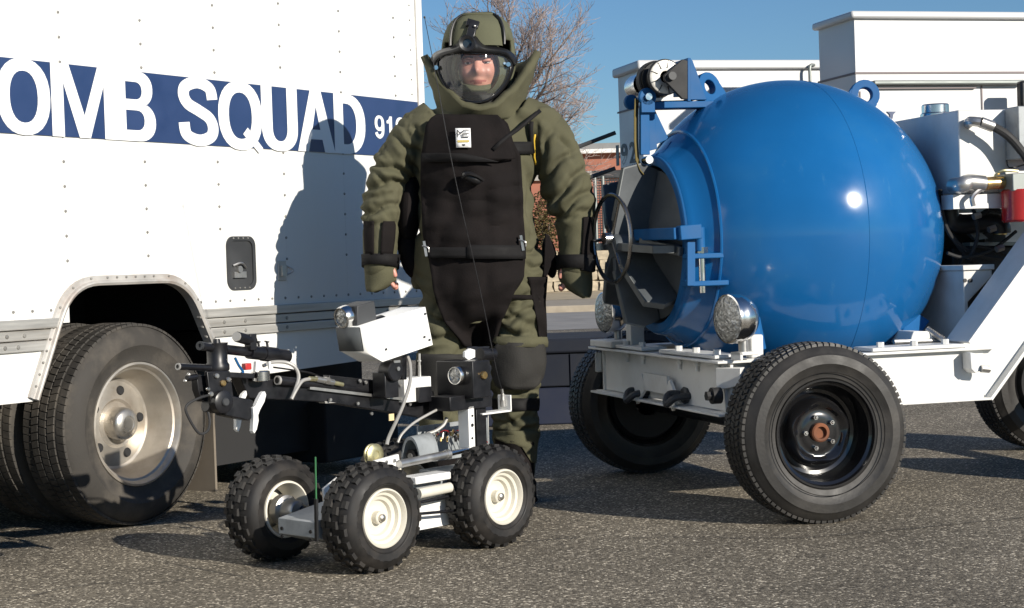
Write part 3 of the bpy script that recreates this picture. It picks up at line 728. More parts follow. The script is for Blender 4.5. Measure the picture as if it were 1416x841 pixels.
# blue lettering band
zT, zB = 1.7355, 1.470
b = MB(); b.bx(-2.6, S1 - .012, -.0062, -.0035, zB, zT)
b.build('blue_band', M['navyband'], truck)
def sx(px, py=150): return KF.y(px, py, 0).x
def ell(cx, cy, rx, ry, a0=0, a1=360, n=28, p=2.25):
    out = []
    for k in range(n + 1):
        t = math.radians(a0 + (a1 - a0) * k / n); c_, s_ = math.cos(t), math.sin(t)
        out.append((cx + rx * math.copysign(abs(c_) ** (2 / p), c_), cy + ry * math.copysign(abs(s_) ** (2 / p), s_)))
    return out[:-1] if abs(a1 - a0) == 360 else out
def pen(path, hx, hy, asp):
    P2 = smooth_path([V((x, y, 0)) for x, y in path], 8); L, Rr = [], []
    for i, p in enumerate(P2):
        t = P2[min(i+1, len(P2)-1)] - P2[max(i-1, 0)]; t = V((t.x * asp, t.y)).normalized(); n_ = V((-t.y, t.x)); L.append((p.x + n_.x * hx, p.y + n_.y * hy)); Rr.append((p.x - n_.x * hx, p.y - n_.y * hy))
    return L + Rr[::-1]
GLYPH = {
 'O': [[ell(.5, .5, .5, .5), ell(.5, .5, .262, .338)]],
 'Q': [[ell(.5, .5, .5, .5), ell(.5, .5, .262, .338)], [[(.545, .235), (.655, .335), (1.0, .045), (.90, -.03)]]],
 'M': [[[(0, 0), (0, 1), (.275, 1), (.5, .31), (.725, 1), (1, 1), (1, 0), (.815, 0), (.815, .74), (.585, 0), (.415, 0), (.185, .74), (.185, 0)]]],
 'B': [[[(0, 0), (0, 1), (.56, 1)] + ell(.56, .745, .375, .255, 90, -62, 14, 2.2) + ell(.58, .275, .42, .275, 62, -90, 14, 2.2), [(.26, .595), (.26, .845)] + ell(.50, .72, .165, .125, 90, -90, 10), [(.26, .155), (.26, .44)] + ell(.53, .2975, .185, .1425, 90, -90, 10)]],
 'S': [[pen([(.865, .685), (.80, .845), (.5, .917), (.20, .85), (.135, .725), (.24, .60), (.5, .515), (.77, .415), (.865, .275), (.79, .145), (.5, .083), (.19, .155), (.125, .33)], .137, .084, .55)]],
 'U': [[[(0, 1)] + ell(.5, .36, .5, .36, 180, 360, 18) + [(1, 1), (.705, 1)] + ell(.5, .36, .205, .205, 360, 180, 14) + [(.295, 1)]]],
 'A': [[[(0, 0), (.355, 1), (.645, 1), (1, 0), (.715, 0), (.655, .205), (.345, .205), (.285, 0)], [(.395, .365), (.605, .365), (.5, .745)]]],
 'D': [[[(0, 0), (0, 1), (.40, 1)] + ell(.40, .5, .60, .5, 90, -90, 20), [(.29, .16), (.29, .84), (.38, .84)][:2] + ell(.38, .5, .325, .34, 90, -90, 16)]],
 '9': [[ell(.5, .665, .5, .335), ell(.5, .68, .22, .20)], [pen([(.865, .64), (.86, .40), (.78, .20), (.5, .085), (.22, .16), (.14, .27)], .137, .084, .6)]],
 '1': [[[(.46, 0), (.46, .69), (0, .69), (0, .80), (.34, .85), (.56, 1), (1, 1), (1, 0)]]]}
def glyph(ch, name, x0, x1, z0, z1, y):
    bm = bmesh.new()
    for i, loops in enumerate(GLYPH[ch]):
        edges = []
        for lp in loops:
            q = []
            for p in lp:
                if not q or (abs(p[0] - q[-1][0]) + abs(p[1] - q[-1][1])) > 1e-4: q.append(p)
            if abs(q[0][0] - q[-1][0]) + abs(q[0][1] - q[-1][1]) < 1e-4: q.pop()
            vs = [bm.verts.new((x0 + p[0] * (x1 - x0), y - .0006 * i, z0 + p[1] * (z1 - z0))) for p in q]
            edges += [bm.edges.new((vs[k], vs[(k + 1) % len(vs)])) for k in range(len(vs))]
        bmesh.ops.triangle_fill(bm, use_beauty=True, edges=edges, normal=(0, -1, 0))
    me = bpy.data.meshes.new(name); bm.to_mesh(me); bm.free(); me.materials.append(M['letter']); return link(name, me, truck)
for ch, pa, pb, e0, e1 in (('O', -6, 68, -.004, .004), ('M', 69.5, 158, -.001, .001), ('B', 157.5, 213, -.001, .001), ('S', 245, 299, -.006, .006), ('Q', 299.5, 360, -.012, .006), ('U', 359.5, 409, -.007, 0), ('A', 408.5, 460, -.001, .001), ('D', 459.5, 502.5, -.001, .001)):
    glyph(ch, 'letter', sx(pa), sx(pb), zB + e0, zT + e1, -.0075)
xO = sx(-6); glyph('B', 'letter', xO - .22, xO - .012, zB, zT, -.0075)
zz0, zz1 = KF.y(523, 192, 0).z, KF.y(523, 160, 0).z
for ch, pa, pb in (('9', 515.5, 528.5), ('1', 532, 539.5), ('9', 544.5, 558)):
    glyph(ch, 'digit', sx(pa), sx(pb), zz0, zz1, -.0078)
# recessed marker panel with rounded corners
c0, c1 = KF.y(311.5, 327, 0), KF.y(353.5, 400, 0)
def rrect(x0, x1, z0, z1, r, n=6):
    out = []
    for cx, cz, a0 in ((x1 - r, z1 - r, 0), (x0 + r, z1 - r, 90), (x0 + r, z0 + r, 180), (x1 - r, z0 + r, 270)):
        for k in range(n + 1):
            a = math.radians(a0 + 90 * k / n); out.append((cx + r * math.cos(a), cz + r * math.sin(a)))
    return out
x0, x1, z0, z1 = c0.x, c1.x, c1.z, c0.z
outer = rrect(x0, x1, z0, z1, .04); inner = rrect(x0 + .018, x1 - .018, z0 + .018, z1 - .018, .03)
b = MB(); A = [b.v((x, -.0075, z_)) for x, z_ in outer]; A0 = [b.v((x, .0, z_)) for x, z_ in outer]; B = [b.v((x, -.0075, z_)) for x, z_ in inner]; Cq = [b.v((x, -.001, z_)) for x, z_ in inner]
for k in range(len(A)):
    k2 = (k + 1) % len(A); b.face((A[k], A[k2], B[k2], B[k])); b.face((B[k], B[k2], Cq[k2], Cq[k])); b.face((A0[k], A0[k2], A[k2], A[k]))
lp = b.build('fuel_hatch', M['darksteel'], truck)
b = MB(); b.prism([(x, -.0012, z_) for x, z_ in inner], (0, .0005, 0)); b.build('hatch_back', M['darksteel'], lp)
b = MB(); xm = x0 + .035; b.bx(xm, xm + .075, -.012, -.001, z0 + .05, z0 + .075); b.cyl((xm + .03, -.001, z0 + .085), (xm + .03, -.02, z0 + .085), .014, seg=12); b.tube([(xm, -.006, z0 + .10), (xm + .04, -.016, z0 + .11), (xm + .08, -.006, z0 + .09)], .005, seg=6); b.build('valve', M['steel'], lp)
b = MB()
for k in range(4): rivet(b, x0 + .04 + .03 * k, z1 - .008, .004, -.0075); rivet(b, x0 + .04 + .03 * k, z0 + .008, .004, -.0075)
b.build('screws', M['rivet'], lp, kind='stuff')
# small latch
l0, l1 = KF.y(383.5, 361, 0), KF.y(395, 388, 0)
b = MB(); b.bx(l0.x, l1.x, -.006, 0, l1.z, l0.z); b.build('latch_plate', M['alu'], truck, bevel=.002)
b = MB(); b.bx(l0.x + .012, l1.x - .004, -.016, -.006, l1.z + .02, l0.z - .02); b.tube([(l1.x - .01, -.01, l0.z - .02), (l1.x + .015, -.03, (l0.z + l1.z)/2), (l1.x - .01, -.01, l1.z + .022)], .004, seg=6); b.build('latch', M['steel'], truck)
# dual rear wheels: outer one dished, inner one close behind, and the other side
w1 = wheel_root(truck, (.128, -.005, .388)); truck_wheel_parts(w1); w1.rotation_euler = (0, .12, 0)
w2 = wheel_root(truck, (.128, .275, .388)); truck_wheel_parts(w2)
for y in (2.33, 2.05): c = copy_tree(w2, truck); c.location = (.128, y, .388); c.rotation_euler = (0, 0, PI)
fw = copy_tree(w2, truck); fw.location = (-3.3, .05, .388); fw = copy_tree(w2, truck); fw.location = (-3.3, 2.3, .388); fw.rotation_euler = (0, 0, PI)
# ================================================================== CONTAINMENT TRAILER (right)
TF = Frame((1.039, 6.067, 0), (.962, .273))
trl = tag(empty('vessel_trailer', TF.o, TF.rz), 'white trailer carrying a round blue bomb containment vessel', 'trailer')
T = TF.y
FW, FX0, FX1, ZB_, ZT_ = 1.66, -.238, .845, .382, .582      # far side, ends and heights of the frame
YN = .225
# near and far side beams, front cross beam: channel webs with flanges
def side_beam(y, sgn):
    b = MB(); b.bx(FX0 + .02, FX1 - .01, y + sgn*.035, y + sgn*.050, ZB_ + .008, ZT_ - .010); b.build('side_beam', M['frame'], trl, bevel=.002)
    b = MB(); b.bx(FX0, FX1 + .035, min(y, y + sgn*.13), max(y, y + sgn*.13), ZT_ - .010, ZT_); b.build('top_flange', M['frame'], trl, bevel=.002)
    b = MB(); b.bx(FX0, FX1, min(y, y + sgn*.12), max(y, y + sgn*.12), ZB_, ZB_ + .009); b.build('bottom_flange', M['frame'], trl, bevel=.002)
side_beam(YN, 1); side_beam(FW, -1)
b = MB(); b.bx(FX0 + .030, FX0 + .042, YN + .004, FW - .004, ZB_ + .010, ZT_ - .012); b.build('front_beam', M['frame'], trl, bevel=.002)
b = MB(); b.bx(FX0 - .025, FX0 + .12, YN - .012, FW + .02, ZT_ - .0125, ZT_ - .0025); b.build('top_flange', M['frame'], trl, bevel=.002)
b = MB(); b.bx(FX0 - .025, FX0 + .10, YN - .006, FW + .006, ZB_ - .003, ZB_ + .006); b.build('bottom_flange', M['frame'], trl, bevel=.002)
b = MB(); b.bx(FX1 - .15, FX1 - .03, YN + .14, FW - .14, ZB_ + .02, ZT_ - .02); b.build('cross_member', M['frame'], trl, bevel=.004); b = MB(); b.bx(.02, .10, .23, FW - .01, .29, .37); b.build('axle_beam', M['black'], trl, bevel=.004)
# bolted plates on the flange
for (x0, x1, y0, y1) in ((FX0 - .01, FX0 + .10, YN + .05, YN + .62), (FX0 - .01, FX0 + .10, FW - .62, FW - .3), (.36, .74, YN + .006, YN + .16)):
    b = MB(); b.bx(x0, x1, y0, y1, ZT_ + .002, ZT_ + .016); b.build('bolt_plate', M['frame'], trl, bevel=.003)
b = MB(); b.bx(FX0 - .028, FX0 + .09, FW - .30, FW - .02, ZT_ + .002, ZT_ + .030); b.build('bolt_plate', M['frame'], trl, bevel=.003)
for (x, y) in [(FX0 + .02, YN + .10), (FX0 + .02, YN + .30), (FX0 + .02, YN + .48), (FX0 + .02, FW - .55), (FX0 + .02, FW - .36), (.42, YN + .06), (.56, YN + .06), (.69, YN + .06)]:
    b = MB(); b.cyl((x, y, ZT_ + .010), (x, y, ZT_ + .034), .014, seg=6); b.build('bolt_head', M['frame'], trl); b = MB(); b.cyl((x, y, ZT_ - .014), (x, y, ZT_ - .034), .014, seg=6); b.cyl((x, y, ZT_ - .03), (x, y, ZT_ - .055), .007, seg=8); b.build('bolt', M['frame'], trl)
# gusset brackets with a bolt below the front corners and at the rear corner
def wedge(x, y, s=1):
    b = MB(); b.prism([(x, y, .565), (x, y + .13*s, .565), (x + .02, y + .10*s, .50), (x + .02, y + .03*s, .51)], (-.06, 0, -.01)); b.build('corner_bracket', M['frame'], trl, bevel=.003)
b = MB(); p = TF.x(985, 512, FX0); b.prism([(FX0 - .02, YN + .02, .555), (FX0 + .05, YN - .045, .555), (FX0 + .045, YN - .045, .49), (FX0 - .01, YN + .05, .47)], (.03, .03, 0)); b.build('corner_bracket', M['frame'], trl, bevel=.003)
b = MB(); b.cyl((FX0 - .005, YN + .02, .455), (FX0 - .04, YN + .02, .455), .030, seg=14); b.cyl((FX0 - .04, YN + .02, .455), (FX0 - .06, YN + .02, .455), .018, seg=6); b.build('marker_lamp', M['blackmatte'], trl)
b = MB(); b.prism([(FX0 - .01, FW - .03, .555), (FX0 + .03, FW + .06, .53), (FX0 + .03, FW + .05, .46), (FX0 - .01, FW - .02, .47)], (.03, 0, 0)); b.build('corner_bracket', M['frame'], trl, bevel=.003)
b = MB(); q = T(1413, 430, YN); pts = [T(1336, 487, YN), T(1357, 492, YN), T(1363, 505, YN), T(1343, 516, YN), T(1337, 510, YN)]; b.xz([(v.x, v.z) for v in pts], YN - .03, YN + .03); b.build('corner_bracket', M['white'], trl, bevel=.004)
p = T(1356, 509, YN); b = MB(); b.cyl((p.x - .02, YN - .035, p.z), (p.x + .015, YN - .035, p.z - .004), .014, seg=8); b.build('bolt', M['steel'], trl)
# shackles on the front beam with a bent plate guard
h1, h2 = TF.x(884, 546, FX0), TF.x(940, 551, FX0)
xf = FX0 + .03
b = MB(); g = [TF.x(a, c, FX0) for a, c in ((881, 548), (893, 527), (926, 533), (936, 560))]
for a, c in zip(g, g[1:]): b.bar((xf - .035, a.y, a.z), (xf - .035, c.y, c.z), .07, .012, up=(1, 0, 0)); 
b.build('hook_guard', M['frame'], trl)
for h in (h1, h2):
    b = MB(); b.tube([(xf, h.y + .03, h.z + .01), (xf - .06, h.y + .035, h.z + .015), (xf - .085, h.y, h.z - .02), (xf - .06, h.y - .03, h.z + .005), (xf, h.y - .03, h.z + .01)], .014, seg=8); b.lathe([(.030, 0), (.034, -.012), (.026, -.02), (.012, -.02), (0, -.014)], (xf, h.y, h.z + .01), (1, 0, 0), 16); b.build('shackle', M['darksteel'], trl)
# wheels
tw1 = wheel_root(trl, (.057, 0, .319)); trailer_wheel_parts(tw1)
for (x, y, rz) in ((.018, FW + .235, PI), (1.97, 1.75, PI), (1.97, 0, 0)):
    c = copy_tree(tw1, trl); c.location = (x, y, .319); c.rotation_euler = (0, .4, rz)
b = MB(); b.cyl((.057, .1, .319), (.057, FW + .12, .319), .045, seg=16); b.build('axle', M['black'], trl); b = MB(); b.cyl((1.97, .1, .319), (1.97, 1.7, .319), .045, seg=16); b.build('axle', M['black'], trl)
# gooseneck beams rising to the right
for (yw, y0, y1) in ((YN + .04, YN, YN + .15), (FW - .055, FW - .15, FW)):
    a = T(1339, 474, YN); c = T(1416, 376, YN); d = T(1371, 551, YN); e = T(1416, 482, YN)
    ut = V((c.x - a.x, 0, c.z - a.z)); ul = V((e.x - d.x, 0, e.z - d.z)); k = 4.6
    a2 = V((a.x, 0, a.z)); d2 = V((d.x, 0, d.z)); ul = ul.normalized() * ut.length; ut2 = (ut + ul) / 2; k = 4.6 if yw < .5 else 1.6
    b = MB(); b.prism([(a2.x, yw, a2.z), (d2.x, yw, d2.z), (d2.x + ut2.x*k, yw, d2.z + ut2.z*k), (a2.x + ut2.x*k, yw, a2.z + ut2.z*k)], (0, .015, 0)); b.build('gooseneck_beam', M['frame'], trl)
    b = MB(); b.bar((a2.x - .0, (y0+y1)/2, a2.z), (a2.x + ut2.x*k, (y0+y1)/2, a2.z + ut2.z*k), y1 - y0 + .02, .012); b.build('gooseneck_flange', M['frame'], trl)
    b = MB(); b.bar((d2.x - .0, (y0+y1)/2, d2.z - .004), (d2.x + ut2.x*k, (y0+y1)/2, d2.z + ut2.z*k - .004), y1 - y0, .012); b.build('gooseneck_flange', M['frame'], trl)
# spotlights on brackets
def spotlight(px, py, x, ang):
    c = TF.x(px, py, x); r_ = empty('spotlight', c, math.radians(ang), trl)
    b = MB(); b.lathe([(.083, -.012), (.088, -.010), (.090, .0), (.088, .012), (.090, .02), (.088, .036), (.080, .064), (.060, .086), (.030, .098), (0, .101)], axis=(1, 0, 0), seg=44); b.build('shell', M['chrome'], r_)
    b = MB(); b.lathe([(.084, -.010), (.070, -.018), (.040, -.024), (0, -.026)], axis=(1, 0, 0), seg=36); b.build('lens', M['lensglass'], r_)
    b = MB(); b.cyl((.055, 0, -.075), (.055, 0, -.125), .017, seg=12); b.build('stem', M['steel'], r_)
    zb = ZT_ - c.z
    b = MB(); b.bx(.02, .10, -.03, .03, -.132, -.120); b.bx(.02, .032, -.03, .03, zb, -.120); b.build('bracket', M['frame'], r_, bevel=.002)
    return r_
spotlight(1009, 441, FX0 + .015, 12); spotlight(838, 432, FX0 + .015, 8)
b = MB(); p = TF.x(1044, 470, FX0 + .12); b.bx(FX0 + .12, FX0 + .17, YN + .02, YN + .075, ZT_, ZT_ + .085); b.build('stop_block', M['frame'], trl, bevel=.006)
b = MB(); p = TF.x(872, 460, FX0 + .04); b.bx(FX0 + .03, FX0 + .09, p.y - .03, p.y + .03, ZT_, ZT_ + .22); b.build('support_post', M['frame'], trl, bevel=.003)
# ------------------------------------------------------------------ the vessel
SCn = V((.345, .93, 1.030)); SR = .628
ves = empty('vessel', SCn, 0, trl)
def V_(px, py, y): return T(px, py, y) - SCn
def dz(x): return -.02 * max(0.0, min(1.0, (-.11 - x) / .10))
def body(profile, seg=96):
    b = MB(); rows = []
    for x, r in profile:
        c = V((x - SCn.x, 0, dz(x)))
        rows.append([b.v(c + V((0, math.cos(2*PI*k/seg) * r, math.sin(2*PI*k/seg) * r))) for k in range(seg)])
    for A, B in zip(rows, rows[1:]):
        for k in range(seg): b.face((A[k], A[(k+1) % seg], B[(k+1) % seg], B[k]))
    return b, rows
RX = -.112; t0 = -math.degrees(math.asin((SCn.x - RX) / SR)); RR = SR * math.cos(math.radians(t0))
b, rows = body([(SCn.x + SR * math.sin(math.radians(t)), SR * math.cos(math.radians(t))) for t in [t0 + (89.6 - t0) * k / 56 for k in range(57)]]); b.face(rows[-1]); b.build('shell', M['blue'], ves, sharp=80)
def seam(x, r, w, name='weld_seam'):
    c = V((x - SCn.x, 0, dz(x))); b = MB(); b.tube([c + V((0, math.cos(2*PI*k/96) * r, math.sin(2*PI*k/96) * r)) for k in range(97)], w, seg=6, sm=False); b.build(name, M['blue'], ves)
xs_ = .40; seam(xs_, math.sqrt(SR*SR - (xs_ - SCn.x)**2) - .0008, .0022)
seam(RX, RR - .002, .007)
b, rows = body([(RX + .003, RR - .004), (-.130, .408), (-.150, .390), (-.172, .375), (-.195, .364), (-.210, .359), (-.216, .353)]); b.build('collar', M['blue'], ves, sharp=50)
b, rows = body([(-.214, .354), (-.222, .351), (-.226, .345), (-.226, .318), (-.220, .312)], 72); b.build('port_flange', M['bluep'], ves, sharp=30)
b, rows = body([(-.222, .313), (-.05, .305), (.10, .30)], 72); b.face(rows[-1]); b.build('port_lining', M['lining'], ves, sharp=30)
PC = V((-.30 - SCn.x, 0, dz(-.215)))
# door: disc in the mouth with radial stiffener plates up to a boss, and the hand wheel on its axle
dr = empty('door', PC, math.radians(3), ves)
b = MB(); b.lathe([(0, .05), (.10, .05), (.27, .085), (.295, .09), (.295, .115), (0, .115)], axis=(1, 0, 0), seg=56); b.lathe([(.0, -.10), (.045, -.10), (.05, -.09), (.05, .06)], axis=(1, 0, 0), seg=28); b.build('door_disc', M['vesdark'], dr, sharp=30)
for k, ang in enumerate((84, 128, 180, 226, 272, 312, 356)):
    t = math.radians(ang); rd = V((0, -math.cos(t), math.sin(t))); nn = V((0, math.sin(t), math.cos(t)))
    q = [V((.05, 0, 0)) + rd * .04, V((.085, 0, 0)) + rd * .30, V((.02, 0, 0)) + rd * .322, V((-.055, 0, 0)) + rd * .305, V((-.095, 0, 0)) + rd * .10, V((-.095, 0, 0)) + rd * .04]
    th = .028; b = MB(); b.prism([p - nn * th / 2 for p in q], nn * th); g_ = b.build('stiffener', M['vesdark'], dr, bevel=.002)
    b = MB(); b.bar(q[4] + V((-.002, 0, 0)), q[3] + V((-.002, 0, 0)), th, .005, up=(1, 0, 0)); b.bar(q[3] + V((-.002, 0, 0)), q[2] + rd * .002, th, .005, up=(1, 0, 0)); b.build('stiffener_lit_edge', M['vesgrey'], g_)  # grey bars paint the lit edges of the plates
# hinge: two lugs on the collar, pin and arm
yh = .52
pt, pb = V_(965, 320, yh), V_(884, 325, .90)
b = MB(); b.bar(pb, V_(940, 323, yh), .05, .045); b.bar(V_(938, 322.5, yh), V_(968, 320, yh), .045, .055); b.cyl(V_(967, 314, yh), V_(968, 348, yh), .02, seg=14); b.build('hinge_arm', M['bluep'], ves, bevel=.004)
for py in (354, 392):
    b = MB(); q = V_(973, py, yh); b.box(q + V((.02, .03, 0)), (.15, .10, .02)); b.build('hinge_lug', M['bluep'], ves, bevel=.004)
b = MB(); q0, q1 = V_(970, 343, yh), V_(974, 405, yh); b.cyl(q0, V((q0.x, q0.y, q1.z)), .013, seg=14); b.build('hinge_pin', M['chrome'], ves)
b = MB(); q0 = V((q0.x, q0.y, V_(970, 350, yh).z)); b.cyl(q0, q0 + V((0, 0, .022)), .024, seg=6); b.build('hinge_nut', M['chrome'], ves)
b = MB(); p0, p1 = V_(955, 335, yh - .02), V_(955, 395, yh - .02); b.bar(p0, p1, .016, .03, up=(1, 0, 0)); b.build('hinge_plate', M['bluep'], ves)
b = MB(); b.bar(V_(886, 335, .84), V_(942, 348, .60), .02, .035); b.build('latch_plate', M['vesgrey'], ves, bevel=.003)
# hand wheel in front of the door
hw = empty('hand_wheel', V_(846, 330, .93), math.radians(6), ves)
hr = .172; b = MB(); pts = [(0, math.cos(2*PI*k/48) * hr, math.sin(2*PI*k/48) * hr) for k in range(49)]; b.tube(pts, .0085, seg=8, sm=False); b.build('rim', M['wheelrim'], hw)
for a in (118, 238, 358):
    b = MB(); b.cyl((0, 0, 0), (0, math.cos(math.radians(a)) * hr, math.sin(math.radians(a)) * hr), .0065, seg=8); b.build('spoke', M['wheelrim'], hw)
b = MB(); b.cyl((-.035, 0, 0), (.06, 0, 0), .024, seg=18); b.build('hub', M['chrome'], hw); b = MB(); b.cyl((.05, 0, 0), (.12, 0, 0), .012, seg=12); b.build('shaft', M['darksteel'], hw)
# lifting eyes
def eye(dirv, roll):
    d = V(dirv).normalized(); r_ = empty('lifting_eye', d * (SR - .01), 0, ves); u, w, _ = basis(d)
    yv = (V((roll, 1, 0)) - d * d.dot(V((roll, 1, 0)))).normalized(); r_.rotation_euler = Matrix((yv.cross(d), yv, d)).transposed().to_euler()
    b = MB(); n = 20; ro, ri = .062, .030
    o1 = [(math.cos(2*PI*k/n) * ro, math.sin(2*PI*k/n) * ro + .062) for k in range(n)]; i1 = [(math.cos(2*PI*k/n) * ri, math.sin(2*PI*k/n) * ri + .062) for k in range(n)]
    for yy in (-.019, .019):
        A = [b.v((p[0], yy, p[1])) for p in o1]; B = [b.v((p[0], yy, p[1])) for p in i1]
        for k in range(n): b.face((A[k], A[(k+1) % n], B[(k+1) % n], B[k]))
        if yy < 0: A_, B_ = A, B
    for k in range(n): b.face((A_[k], A_[(k+1) % n], A[(k+1) % n], A[k])); b.face((B_[k], B[k], B[(k+1) % n], B_[(k+1) % n]))
    b.xz([(-.062, .055), (-.072, -.02), (.072, -.02), (.062, .055), (.034, .035), (0, .022), (-.034, .035)], -.0185, .0185)
    b.build('eye_plate', M['bluep'], r_, bevel=.003); return r_
eye(V_(983, 132, .93), -.55); eye(V_(1197, 128, .93), .25)
# feet that hold the ball on the frame
for (px, py, y, s) in ((1262, 452, .62, 1), (1050, 462, .40, -1)):
    q = V_(px, py, y); b = MB()
    if s > 0: b.prism([V_(1243, 468, .5), V_(1262, 428, .6), V_(1286, 444, .6), V_(1268, 470, .5)], (0, .10, .0))
    else: b.prism([V_(1037, 484, .35), V_(1047, 438, .42), V_(1056, 484, .35)], (.03, .04, .0))
    b.build('foot', M['bluep'], ves, bevel=.004)
b = MB(); b.xz([(v.x, v.z) for v in (T(1254, 475, .42), T(1260, 458, .42), T(1280, 458, .42), T(1296, 476, .42))], .40, .55); b.build('cradle_bracket', M['frame'], trl, bevel=.004)
b = MB(); b.cyl(T(1236, 473, .4), T(1300, 471, .4), .010, seg=8); b.cyl(T(1282, 455, .42), T(1305, 470, .36), .012, seg=8); b.build('cradle_rod', M['steel'], trl)
b = MB(); b.bx(.1, .7, .55, 1.3, ZB_ + .005, ZB_ + .04); b.build('cradle', M['darksteel'], trl)
# ------------------------------------------------------------------ winch and door hoist above the port
wb = empty('door_hoist', SCn, 0, trl)
yw = .93
b = MB(); b.bar(V_(890, 147, yw), V_(1000, 145, yw), .09, .026); b.build('hoist_arm', M['bluep'], wb, bevel=.003)
b = MB(); b.bar(V_(888, 139, yw), V_(960, 137, yw), .06, .012); b.build('winch_base', M['frame'], wb)
pts = [V_(*p, yw - .05) for p in ((954, 80), (958, 84), (978, 138), (954, 138))]; b = MB(); b.prism(pts, (0, .022, 0)); b.prism([V_(951, 80, yw - .05), V_(955.5, 80, yw - .05), V_(955.5, 140, yw - .05), V_(951, 140, yw - .05)], (0, .16, 0)); b.build('winch_plate', M['bluep'], wb, bevel=.002)
pts = [V_(*p, yw - .16) for p in ((944, 82), (951, 84), (951, 137), (944, 137), (919, 111), (919, 104))]; b = MB(); b.prism(pts, (0, .018, 0)); wp = b.build('winch_side_plate', M['blackmatte'], wb, bevel=.002)
q = V_(928, 105.5, yw - .16); b = MB(); b.cyl(q + V((0, .0, 0)), q + V((0, -.018, 0)), .016, seg=16); b.build('plate_bolt', M['darksteel'], wp)
qc = V_(919, 107, yw - .10)
b = MB(); b.lathe([(.028, -.012), (.068, -.012), (.071, -.008), (.071, .004), (.068, .006), (.052, .006), (.052, .07), (.068, .07), (.068, .078), (.03, .078)], qc, (0, 1, 0), 48); drum = b.build('winch_drum', M['blackmatte'], wb)
b = MB(); b.lathe([(.024, -.0135), (.058, -.0165), (.066, -.0135), (.066, -.0128)], qc, (0, 1, 0), 48); b.build('drum_face', M['alu'], drum)
b = MB()
for k in range(9):
    a = 2*PI*k/9; b.bar(qc + V((math.cos(a) * .036, -.0165, math.sin(a) * .036)), qc + V((math.cos(a) * .064, -.0155, math.sin(a) * .064)), .004, .003, up=(0, 1, 0))
b.build('face_groove', M['black'], drum)
b = MB(); b.lathe([(.070, .082), (.076, .086), (.076, .12), (.070, .125), (.05, .125)], qc, (0, 1, 0), 40); b.lathe([(.060, .125), (.060, .17), (.0, .17)], qc, (0, 1, 0), 32); b.build('winch_gearbox', M['blackmatte'], wb)
b = MB(); q = V_(890, 117, yw + .12); b.lathe([(.046, .15), (.046, .25), (.042, .27), (0, .27)], qc + V((-.03, 0, -.01)), (0, 1, 0), 28); b.build('winch_motor', M['chrome'], wb)
# hanging post with roller and strap
b = MB(); b.prism([V_(886, 148, yw), V_(905, 148, yw), V_(909, 206, yw), V_(886, 212, yw)], (0, .02, 0)); b.prism([V_(905, 150, yw), V_(925, 192, yw), V_(907, 200, yw)], (0, .02, 0)); b.prism([V_(886, 148, yw - .05), V_(898, 148, yw - .05), V_(899, 214, yw - .05), V_(886, 214, yw - .05)], (0, .016, 0)); b.build('hoist_post', M['bluep'], wb, bevel=.002)
q = V_(896, 134, yw - .07); b = MB(); b.lathe([(0, 0), (.032, 0), (.036, .004), (.036, .018), (0, .018)], q, (0, 1, 0), 24); b.bar(q + V((0, .009, 0)), q + V((.0, .009, -.06)), .018, .055, up=(1, 0, 0)); b.build('roller_bracket', M['bluep'], wb)
b = MB(); b.cyl(q + V((0, -.012, 0)), q + V((0, .16, 0)), .014, seg=16); b.build('roller_pin', M['chrome'], wb)
q = V_(874, 141, yw + .05); b = MB(); b.lathe([(0, 0), (.026, 0), (.030, .004), (.030, .018), (0, .018)], q, (0, 1, 0), 24); b.build('roller_bracket', M['bluep'], wb)
q = V_(897, 221, yw - .06); b = MB(); b.lathe([(0, -.01), (.016, -.01), (.016, .04), (0, .04)], q, (0, 1, 0), 16); b.build('roller_pin', M['chrome'], wb)
sp = [V_(881, 137, yw - .03), V_(880, 160, yw - .03), V_(880, 195, yw - .03), V_(882, 222, yw - .03), V_(888, 236, yw - .03), V_(893, 242, yw - .03)]
b = MB(); b.grid([[p + V((-.016, -.02, 0)) for p in sp], [p + V((.016, .03, 0)) for p in sp]]); b.build('strap', M['webstrap'], wb, solid=.004)
# ------------------------------------------------------------------ hydraulic power pack behind the ball
hp = empty('hydraulic_unit', (0, 0, 0), 0, trl)
yt = .52
a, c = T(1325, 152, yt), T(1325, 268, yt)
b = MB(); b.bx(a.x, a.x + .62, yt, yt + .72, c.z, a.z); b.build('tank', M['frame'], hp, bevel=.006)
q = T(1279, 152, yt + .35); b = MB(); b.lathe([(.0, .055), (.052, .055), (.056, .05), (.056, .02), (.062, .015), (.062, -.02)], (a.x + .1, q.y, a.z), (0, 0, 1), 24); b.build('filler_cap', M['chrome'], hp)
b = MB(); p = T(1400, 152, yt - .06); b.bx(p.x - .0, p.x + .4, yt - .10, yt - .005, T(1400, 222, yt).z, a.z + .004); b.build('side_box', M['robgrey'], hp, bevel=.004)
b = MB(); b.bx(a.x - .05, a.x + .62, yt - .03, yt + .06, c.z - .060, c.z - .004); b.build('tank_rail', M['frame'], hp); b = MB(); b.bx(a.x - .05, a.x + .62, yt + .62, yt + .70, c.z - .060, c.z - .004); b.build('tank_rail', M['frame'], hp)
b = MB(); b.bx(a.x - .02, a.x + .05, yt + .45, yt + .60, .62, c.z - .06); b.build('tank_leg', M['frame'], hp, bevel=.003)
b = MB(); b.bx(a.x + .38, a.x + .48, yt + .3, yt + .5, .62, c.z - .06); b.build('tank_leg', M['frame'], hp, bevel=.003)
h = [T(*p, yt - d) for p, d in (((1338, 172), -.01), ((1342, 168), .05), ((1356, 169), .075), ((1375, 176), .085), ((1396, 190), .09), ((1416, 214), .10), ((1440, 250), .12))]
b = MB(); b.tube(h, .017, seg=10); b.build('hydraulic_hose', M['blackmatte'], hp)
